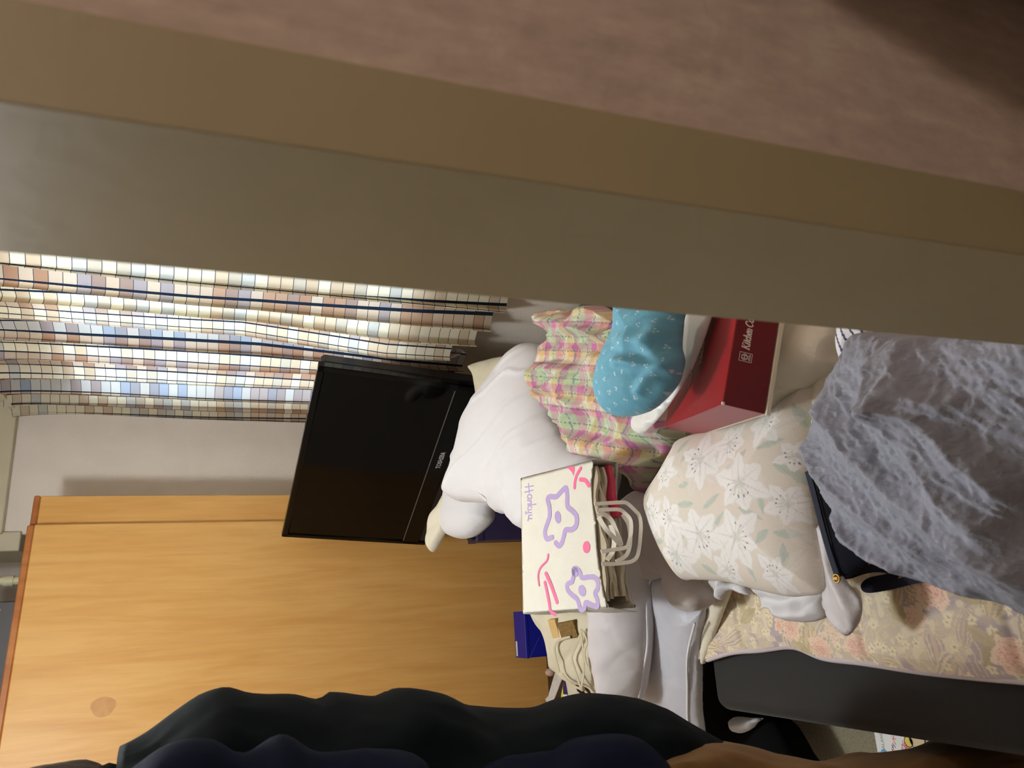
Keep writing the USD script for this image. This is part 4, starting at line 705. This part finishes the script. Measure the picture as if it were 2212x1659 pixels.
M_film = plain('grey_film', (206, 202, 198), .35, .06, 40, .0015, 60); M_newsp = plain('newsprint', (214, 208, 188), .8, .03, 30)
sheet('crumpled_film', 'crumpled greyish plastic film with a pink edge on the dark chest', 'plastic film', [(1199, 1450), (1217, 1460), (1206, 1490), (1196, 1514), (1206, 1530), (1204, 1538), (1186, 1532), (1184, 1524), (1177, 1510), (1184, 1502)], .20, 5, M_film, .014)
def mag(a, b):
    C = np.tile(E_(lin(232, 232, 226)), (len(a), 1)); u = (a - a.min()) / np.ptp(a); v = (b - b.min()) / np.ptp(b)
    C = mixc(C, lin(222, 220, 60), (u > .1) & (v > .62)); C = mixc(C, lin(56, 36, 96), (u > .55) & (v < .62) & (v > .3)); C = mixc(C, lin(60, 60, 60), (np.abs(v - .28) < .03)); return mixc(C, lin(70, 66, 60), (v < .25) & (((u * 9) % 1) < .4) & (((v * 13) % 1) < .6))
sheet('magazine_page', 'folded printed page with yellow and purple patches on the dark chest', 'magazine', [(1218, 1470), (1234, 1474), (1234, 1500), (1232, 1524), (1210, 1536), (1212, 1500)], .205, 8, printed('page_print'), .006, .25, mag)
sheet('torn_paper', 'pale cream sheet of paper bent over the edge of the dark chest', 'paper', [(1221, 1469), (1241, 1470), (1247, 1492), (1265, 1509), (1250, 1518), (1231, 1526), (1226, 1495)], .225, 9, M_newsp, .006)

# ---- beige linen bag with ribbons and the cork box in its mouth
PK = Plane(.50, -.08, 1.98, sx=.25, sy=.35)
m_, _ = cushion(PK, [(1150, 1300), (1156, 1326), (1168, 1350), (1181, 1372), (1192, 1405), (1194, 1436), (1212, 1456), (1230, 1470), (1277, 1486), (1292, 1504), (1313, 1503), (1320, 1470), (1318, 1420), (1310, 1350), (1290, 1320), (1230, 1310)], .040, .05, .004, .07, lambda a, b, d: .014 * nz(a, b, 9, 101) + .008 * np.abs(np.sin(34 * (a * .8 + b * .4) + 4 * nz(a, b, 8, 102))))
lb = Thing('linen_bag', 'beige linen drawstring bag tied with thin ribbons below the flowered carrier', 'bag', (-.08, 1.98, .42)); lb.part('cover', m_, M_beige, True)
M_ribbon = plain('taupe_ribbon', (186, 176, 150), .5, .05, 50)
for pts in (((1288, 1346), (1276, 1380), (1268, 1404), (1276, 1428), (1290, 1468)), ((1284, 1346), (1292, 1388), (1295, 1432), (1291, 1470)), ((1262, 1362), (1238, 1370), (1232, 1390), (1244, 1436)), ((1290, 1350), (1300, 1372), (1296, 1392), (1303, 1420)), ((1245, 1440), (1262, 1458), (1290, 1470)), ((1291, 1470), (1306, 1492), (1330, 1520)), ((1290, 1472), (1312, 1494), (1326, 1522))):
    hs = np.linspace(.056, .066, len(pts)); lb.part('ribbon', ribbon(smooth_line([PK.w(PK.ab(*p), h)[0] for p, h in zip(pts, hs)], 8, False), .0065, PK.n, .0007), M_ribbon)
kn = PK.w(PK.ab(1291, 1470), .062)[0]; lb.part('knot', ball(kn, .007, 20), M_ribbon)
kx = PK.w(PK.ab(1254, 1352), .05)[0]
ck = Thing('cork_box', 'small box with brown flecked cork side in the mouth of the linen bag', 'box', tuple(kx)); cax = np.stack([PK.e1, PK.e2, PK.n])
M_cork = plain('cork', (120, 92, 44), .85, .45, 220, .0008, 300); M_tan = plain('tan_card', (198, 164, 104), .6)
k0 = PK.w(PK.ab(1252, 1350), .024)[0]; ck.part('body', obox(k0, cax, (.045, .065, .05), .001), M_cork); k1 = PK.w(PK.ab(1222, 1347), .026)[0]; ck.part('lid', obox(k1, cax, (.050, .030, .045), .001), M_tan, label='plain tan card end')

# ---- on the floor
G = GLYPHS
def glyph(ch, org, size, ex, ey, en):
    s = size / 115.; pg = unary_union([Polygon(p[0], p[1:]).buffer(0) for p in G[ch]]); out = []
    for g in getattr(pg, 'geoms', [pg]):
        e = trimesh.creation.extrude_polygon(g, .0004, engine='earcut'); v = e.vertices * [s, s, 1]; out.append(trimesh.Trimesh(E_(org) + v[:, :1] * ex + (v[:, 1:2] + size * 1.1) * ey + v[:, 2:] * en, e.faces, process=False))
    return join(*out)
f0 = onZ(1893, 1612, .003); fl = Thing('flyer', 'colourful printed flyer with red lettering on the carpet beside the bed', 'flyer', (f0[0], f0[1] - .15, 0))
fl.part('sheet', box((-.60, f0[1] - .32, .0005), (-.20, f0[1], .0025), .0004), plain('flyer_paper', (240, 240, 240), .5), False)
EX, EY, EZ = E_([1., 0, 0]), E_([0, 1., 0]), E_([0, 0, 1.]); FZ = .0026
def fpt(x, y): q = onZ(x, y, FZ); q[2] = FZ; return q
M_pr = {k: plain('ink_' + k, c, .6) for k, c in dict(red=(214, 40, 48), navy=(60, 44, 96), blue=(120, 184, 224), grey=(130, 150, 140), tan=(222, 200, 160), taupe=(200, 184, 168), line=(50, 44, 40), yellow=(236, 206, 90)).items()}
def flat(name, pg, m, z=0.): 
    e = [trimesh.creation.extrude_polygon(g, .0003, engine='earcut') for g in getattr(pg, 'geoms', [pg])]; q = join(*e); q.apply_translation([0, 0, FZ + z]); fl.part(name, q, M_pr[m], False)
t = meshkit.text_mesh('BALANCE', .008, .0004); t.apply_translation(fpt(1913, 1626)); fl.part('lettering', t, M_pr['grey'], False)
for k, ch in enumerate('ブランド'): fl.part('lettering', glyph(ch, fpt(1934, 1631 - 9.5 * k), .0125, EX, EY, EZ), M_pr['navy' if k == 1 else 'red'], False)
for k, ch in enumerate('ラクター'): fl.part('lettering', glyph(ch, fpt(1953, 1632 - 7.5 * k), .0095, EX, EY, EZ), M_pr['red'], False)
fl.part('lettering', glyph('買', fpt(1968, 1629), .022, EX, EY, EZ), M_pr['red'], False)
flat('printed_spot', Point(fpt(1911, 1629)[:2]).buffer(.011), 'blue'); flat('printed_spot', Point(fpt(1996, 1622)[:2]).buffer(.004), 'blue')
for k in range(3): flat('printed_line', LineString([fpt(1896 + 3 * k, 1640)[:2], fpt(1896 + 3 * k, 1624)[:2]]).buffer(.0008), 'blue', .0003)
for (x, y, r, m) in ((1981, 1598, .020, 'tan'), (1963, 1602, .011, 'yellow'), (2015, 1606, .018, 'taupe'), (2034, 1610, .018, 'tan')):
    p = Point(fpt(x, y)[:2]); flat('printed_shape', p.buffer(r), m, .0002); flat('printed_outline', p.buffer(r + .001).difference(p.buffer(r - .0006)), 'line', .0004)
for k in range(5): flat('printed_line', LineString([fpt(2046 + 4 * k, 1622)[:2], fpt(2050 + 4 * k, 1612)[:2]]).buffer(.0011), 'grey', .0005)
flat('printed_line', LineString([fpt(1984, 1630)[:2], fpt(1984, 1618)[:2]]).buffer(.0009), 'red')
PF = Plane(.215, -.2, 1.78, sy=.2)
m_, _ = cushion(PF, [(1578, 1556), (1592, 1548), (1620, 1550), (1650, 1552), (1634, 1562), (1622, 1576), (1600, 1584), (1584, 1578)], .03, .034, .005, .04, lambda a, b, d: .01 * nz(a, b, 20, 111))
single('floor_cloth', 'small whitish rag lying on the black padded shape by the bed', 'rag', m_, M_whitec, True)

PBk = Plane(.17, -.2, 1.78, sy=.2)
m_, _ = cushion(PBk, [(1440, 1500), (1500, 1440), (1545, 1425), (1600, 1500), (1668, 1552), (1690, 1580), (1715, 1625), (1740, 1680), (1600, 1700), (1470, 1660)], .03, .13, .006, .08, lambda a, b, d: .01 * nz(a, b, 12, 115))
single('dark_gap_fill', 'black padded shape added to darken the shaded gap beyond the end of the bed', 'bag', m_, plain('gap_fill_black', (10, 10, 11), .9, spec=.1), True)  # stands in for the deep shade beyond the bed end

# ================================================================== the person standing at the left edge of the picture
PY = 1.15; DX = E_([0, 0, 0])
def pp_(x, y, yy=PY): return onY(x, y, yy)
M_skin = plain('skin', (206, 160, 134), .5, .03, 30, spec=.4); M_hair = plain('dark_hair', (60, 44, 34), .55, .3, 300, .002, 700, stretch=(1, 1, .2))
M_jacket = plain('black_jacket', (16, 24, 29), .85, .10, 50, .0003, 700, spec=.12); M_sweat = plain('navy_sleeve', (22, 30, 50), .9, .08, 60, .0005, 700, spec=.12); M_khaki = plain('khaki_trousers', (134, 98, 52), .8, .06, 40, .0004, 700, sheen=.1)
M_shoe = plain('grey_sock', (70, 70, 74), .9)
hx = pp_(130, 1660)[0] - .082
person = Thing('person', 'person in dark jacket and khaki trousers standing sideways beside the bed', 'person', (-.42, PY, 0))
HC = E_([hx - .02, PY + .05, 1.62]); sh = E_([-.33, PY + .04, 1.40])
def arm(sgn, s0, e0, w0): return [limb([(s0, .036), (e0, .031), (w0, .024)])]
wN = E_([-.54, PY - .26, 1.04])
sx_ = [(onY(340, 1648, PY - .13), .045), (onY(440, 1660, PY - .15), .050), (onY(600, 1655, PY - .17), .052), (onY(760, 1660, PY - .18), .054), (onY(860, 1690, PY - .19), .050), (wN + E_([.04, .01, .02]), .040)]
sx_ = [(p + E_([-.028, 0, 0]), r) for p, r in sx_]; sN, eN = sx_[1][0], sx_[4][0]
sFr, eFr, wFr = E_([-.24, PY + .19, 1.38]), E_([-.26, PY + .24, 1.12]), E_([-.42, PY + .10, 1.02])
def hand_parts(w, d, palm_n):
    d = E_(d, float) / np.linalg.norm(d); pn = E_(palm_n, float); pn -= d * (pn @ d); pn /= np.linalg.norm(pn); s = np.cross(pn, d); out = [m3.Manifold.batch_hull([ball(w + d * a + s * b, .013) for a, b in ((.01, -.018), (.01, .018), (.085, -.034), (.09, .034))])]
    for k, (off, ln) in enumerate(((-.031, .062), (-.010, .074), (.011, .070), (.031, .054))):
        b = w + d * .088 + s * off; out.append(limb([(b, .0088), (b + d * ln * .45 + pn * .010, .0082), (b + d * ln * .75 + pn * .026, .0076), (b + d * ln * .85 + pn * .044, .0068)]))
    t0 = w + d * .03 - s * .030; out.append(limb([(t0, .011), (t0 + d * .03 - s * .024 + pn * .01, .0098), (t0 + d * .06 - s * .030 + pn * .022, .0085)])); return out
head = [m3.Manifold.batch_hull([ball(HC + E_([0, 0, .03]), .080), ball(HC + E_([-.035, 0, .02]), .074), ball(HC + E_([-.045, 0, -.085]), .038)]), ball(HC + E_([-.108, 0, -.02]), .014), limb([(HC + E_([-.100, 0, .01]), .008), (HC + E_([-.116, 0, -.022]), .011)]), *[m3.Manifold.batch_hull([ball(HC + E_([.004, .080 * q, .012]), .010), ball(HC + E_([-.004, .083 * q, -.028]), .008), ball(HC + E_([.014, .088 * q, .0]), .007)]) for q in (1, -1)], m3.Manifold.batch_hull([ball(HC + E_([-.088, .018, -.062]), .008), ball(HC + E_([-.088, -.018, -.062]), .008)])]
core = [limb([(HC + E_([.0, 0, -.06]), .052), (sh + E_([-.0, 0, .06]), .058), (sh + E_([.02, 0, -.02]), .085)]), m3.Manifold.batch_hull([ball(sh + E_([.03, .11, -.03]), .07), ball(sh + E_([.0, -.09, -.03]), .07), ball(E_([-.33, PY + .05, 1.10]), .10), ball(E_([-.33, PY - .05, 1.10]), .10)]), m3.Manifold.batch_hull([ball(E_([-.33, PY + .05, 1.10]), .10), ball(E_([-.33, PY - .05, 1.10]), .10), ball(E_([-.31, PY + .11, .90]), .075), ball(E_([-.31, PY - .01, .90]), .075)])]
legs = [limb([(E_([-.305 - dx, y_, .88]), .068), (E_([-.345 - dx, y_, .48]), .050), (E_([-.405 - dx, y_, .10]), .036), (E_([-.42 - dx, y_, .045]), .034), (E_([-.52 - dx, y_, .030]), .026)]) for dx, y_ in ((0, PY - .04), (.05, PY + .14))]
skin = fuse(head + core + legs + [limb([(p, r * .66) for p, r in sx_])] + arm(1, sFr, eFr, wFr) + hand_parts(wN, wN - eN, (0, 0, -1)) + hand_parts(wFr, wFr - eFr, (0, 0, -1)), .007, 6)
person.part('body', skin, M_skin, True, label='skin of head and hands')
hair = fuse([m3.Manifold.batch_hull([ball(HC + E_([.012, 0, .045]), .086), ball(HC + E_([-.02, 0, .055]), .080), ball(HC + E_([.04, 0, -.01]), .062)]) - m3.Manifold.batch_hull([ball(HC + E_([-.10, .06, -.03]), .065), ball(HC + E_([-.10, -.06, -.03]), .065), ball(HC + E_([-.05, .0, -.12]), .07)])], .008, 4)
hv = hair.vertices; hair.vertices = hv + hair.vertex_normals * (.010 * (meshkit.fbm(hv * [60, 60, 22], 3, 5) - .35))[:, None]; person.part('hair', hair, M_hair, True)
for s in (-1, 1): person.part('eye', ball(HC + E_([-.083, .03 * s, .012]), .011, 20), plain('eye', (40, 30, 26), .2))
def garment(rows_, cy, m, name, k=72, seed=0, amp=.006, label=None):
    """rows_: (height, right extreme x, half width, half depth); a closed lofted garment with soft folds"""
    z = E_([r[0] for r in rows_]); zz = np.linspace(z[0], z[-1], 90); o = np.argsort(z)
    from scipy.interpolate import PchipInterpolator as PI
    f = [PI(z[o], E_([r[i] for r in rows_])[o]) for i in (1, 2, 3)]; th = np.arange(k) * math.tau / k; rings = []
    for q in zz:
        xr, hw, hd = (g(q) for g in f); c, s_ = np.cos(th), np.sin(th); e = .8
        X = xr - hw + hw * np.sign(c) * np.abs(c) ** e; Yv = cy + hd * np.sign(s_) * np.abs(s_) ** e
        r = 1 + amp / max(hw, .02) * (2 * nz(th * 1.2 + 4 * np.sin(th), np.full(k, q * 9), 1.6, seed) + .6 * np.sin(5 * th + q * 30)) * np.minimum(1, np.abs(s_) * 1.2 + .12)
        rings.append(np.stack([xr - hw + (X - xr + hw) * r, cy + (Yv - cy) * r, np.full(k, q)], 1))
    return loft(rings)
def rx(x, y, yy=PY): q = onY(x, y, yy); return q[2], q[0]
jr = [rx(*p) for p in ((255, 1618), (310, 1590), (377, 1541), (440, 1500), (485, 1486), (545, 1499), (640, 1505), (705, 1519), (722, 1503), (830, 1507), (872, 1488), (960, 1500), (1040, 1533), (1170, 1531), (1238, 1514), (1290, 1505), (1400, 1512), (1480, 1560), (1560, 1602))]
jrow = []
for z, x in jr:
    t = np.clip((jr[0][0] - z) / .20, 0, 1); lft = -.30 - .23 * t ** .6; hw = (x - lft) / 2; jrow.append((z, x, hw, .055 + .13 * t ** .7 - .03 * np.clip((1.25 - z) / .4, 0, 1)))
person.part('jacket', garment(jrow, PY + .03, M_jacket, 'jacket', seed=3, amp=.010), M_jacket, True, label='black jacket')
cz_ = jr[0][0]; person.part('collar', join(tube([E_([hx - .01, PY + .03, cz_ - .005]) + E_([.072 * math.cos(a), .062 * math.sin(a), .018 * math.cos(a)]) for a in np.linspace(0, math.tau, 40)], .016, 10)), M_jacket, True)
slv = fuse([limb(sx_)], .010, 6); q = slv.vertices; slv.vertices = q + slv.vertex_normals * (.009 * np.sin(55 * (q[:, 2] + .5 * q[:, 0]) + 5 * (meshkit.fbm(q * 9, 2, 3) - .5)))[:, None]
person.part('sleeve', slv, M_sweat, True, label='navy sleeve of the near arm')
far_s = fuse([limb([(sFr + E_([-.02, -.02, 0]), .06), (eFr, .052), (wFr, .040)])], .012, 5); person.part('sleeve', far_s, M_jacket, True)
yn = PY - .10
sr = [rx(x, y, yn) for x, y in ((890, 1710), (960, 1680), (1060, 1640), (1180, 1620), (1260, 1595), (1330, 1588), (1375, 1592), (1420, 1625))]
person.part('shirt_tail', garment([(z, x, (x + .56) / 2, .10) for z, x in sr], yn + .015, M_sweat, 'shirt', seed=5, amp=.008), M_sweat, True, label='navy hem above the trousers')
tr_ = [rx(x, y, yn + .06) for x, y in ((1330, 1604), (1430, 1600), (1560, 1606), (1700, 1630), (1800, 1646), (1900, 1634), (2000, 1615), (2050, 1606), (2120, 1600), (2212, 1612))] + [(.10, -.325)]
person.part('trousers', garment([(z, x, .085 + .025 * np.clip((z - .3) / .5, 0, 1), .092 + .02 * np.clip((z - .3) / .5, 0, 1)) for z, x in tr_], yn + .06, M_khaki, 'leg', seed=7, amp=.012), M_khaki, True)
person.part('trousers', garment([(z, x - .06, .085 + .02 * np.clip((z - .3) / .5, 0, 1), .092) for z, x in tr_], yn + .24, M_khaki, 'leg', seed=8, amp=.008), M_khaki, True)
for k, y_ in enumerate((yn + .06, yn + .24)): person.part('sock', fuse([limb([(E_([-.40 - .04 * k, y_, .10]), .045), (E_([-.42 - .04 * k, y_, .045]), .044), (E_([-.56 - .04 * k, y_, .032]), .031)])], .012, 4), M_shoe, True)
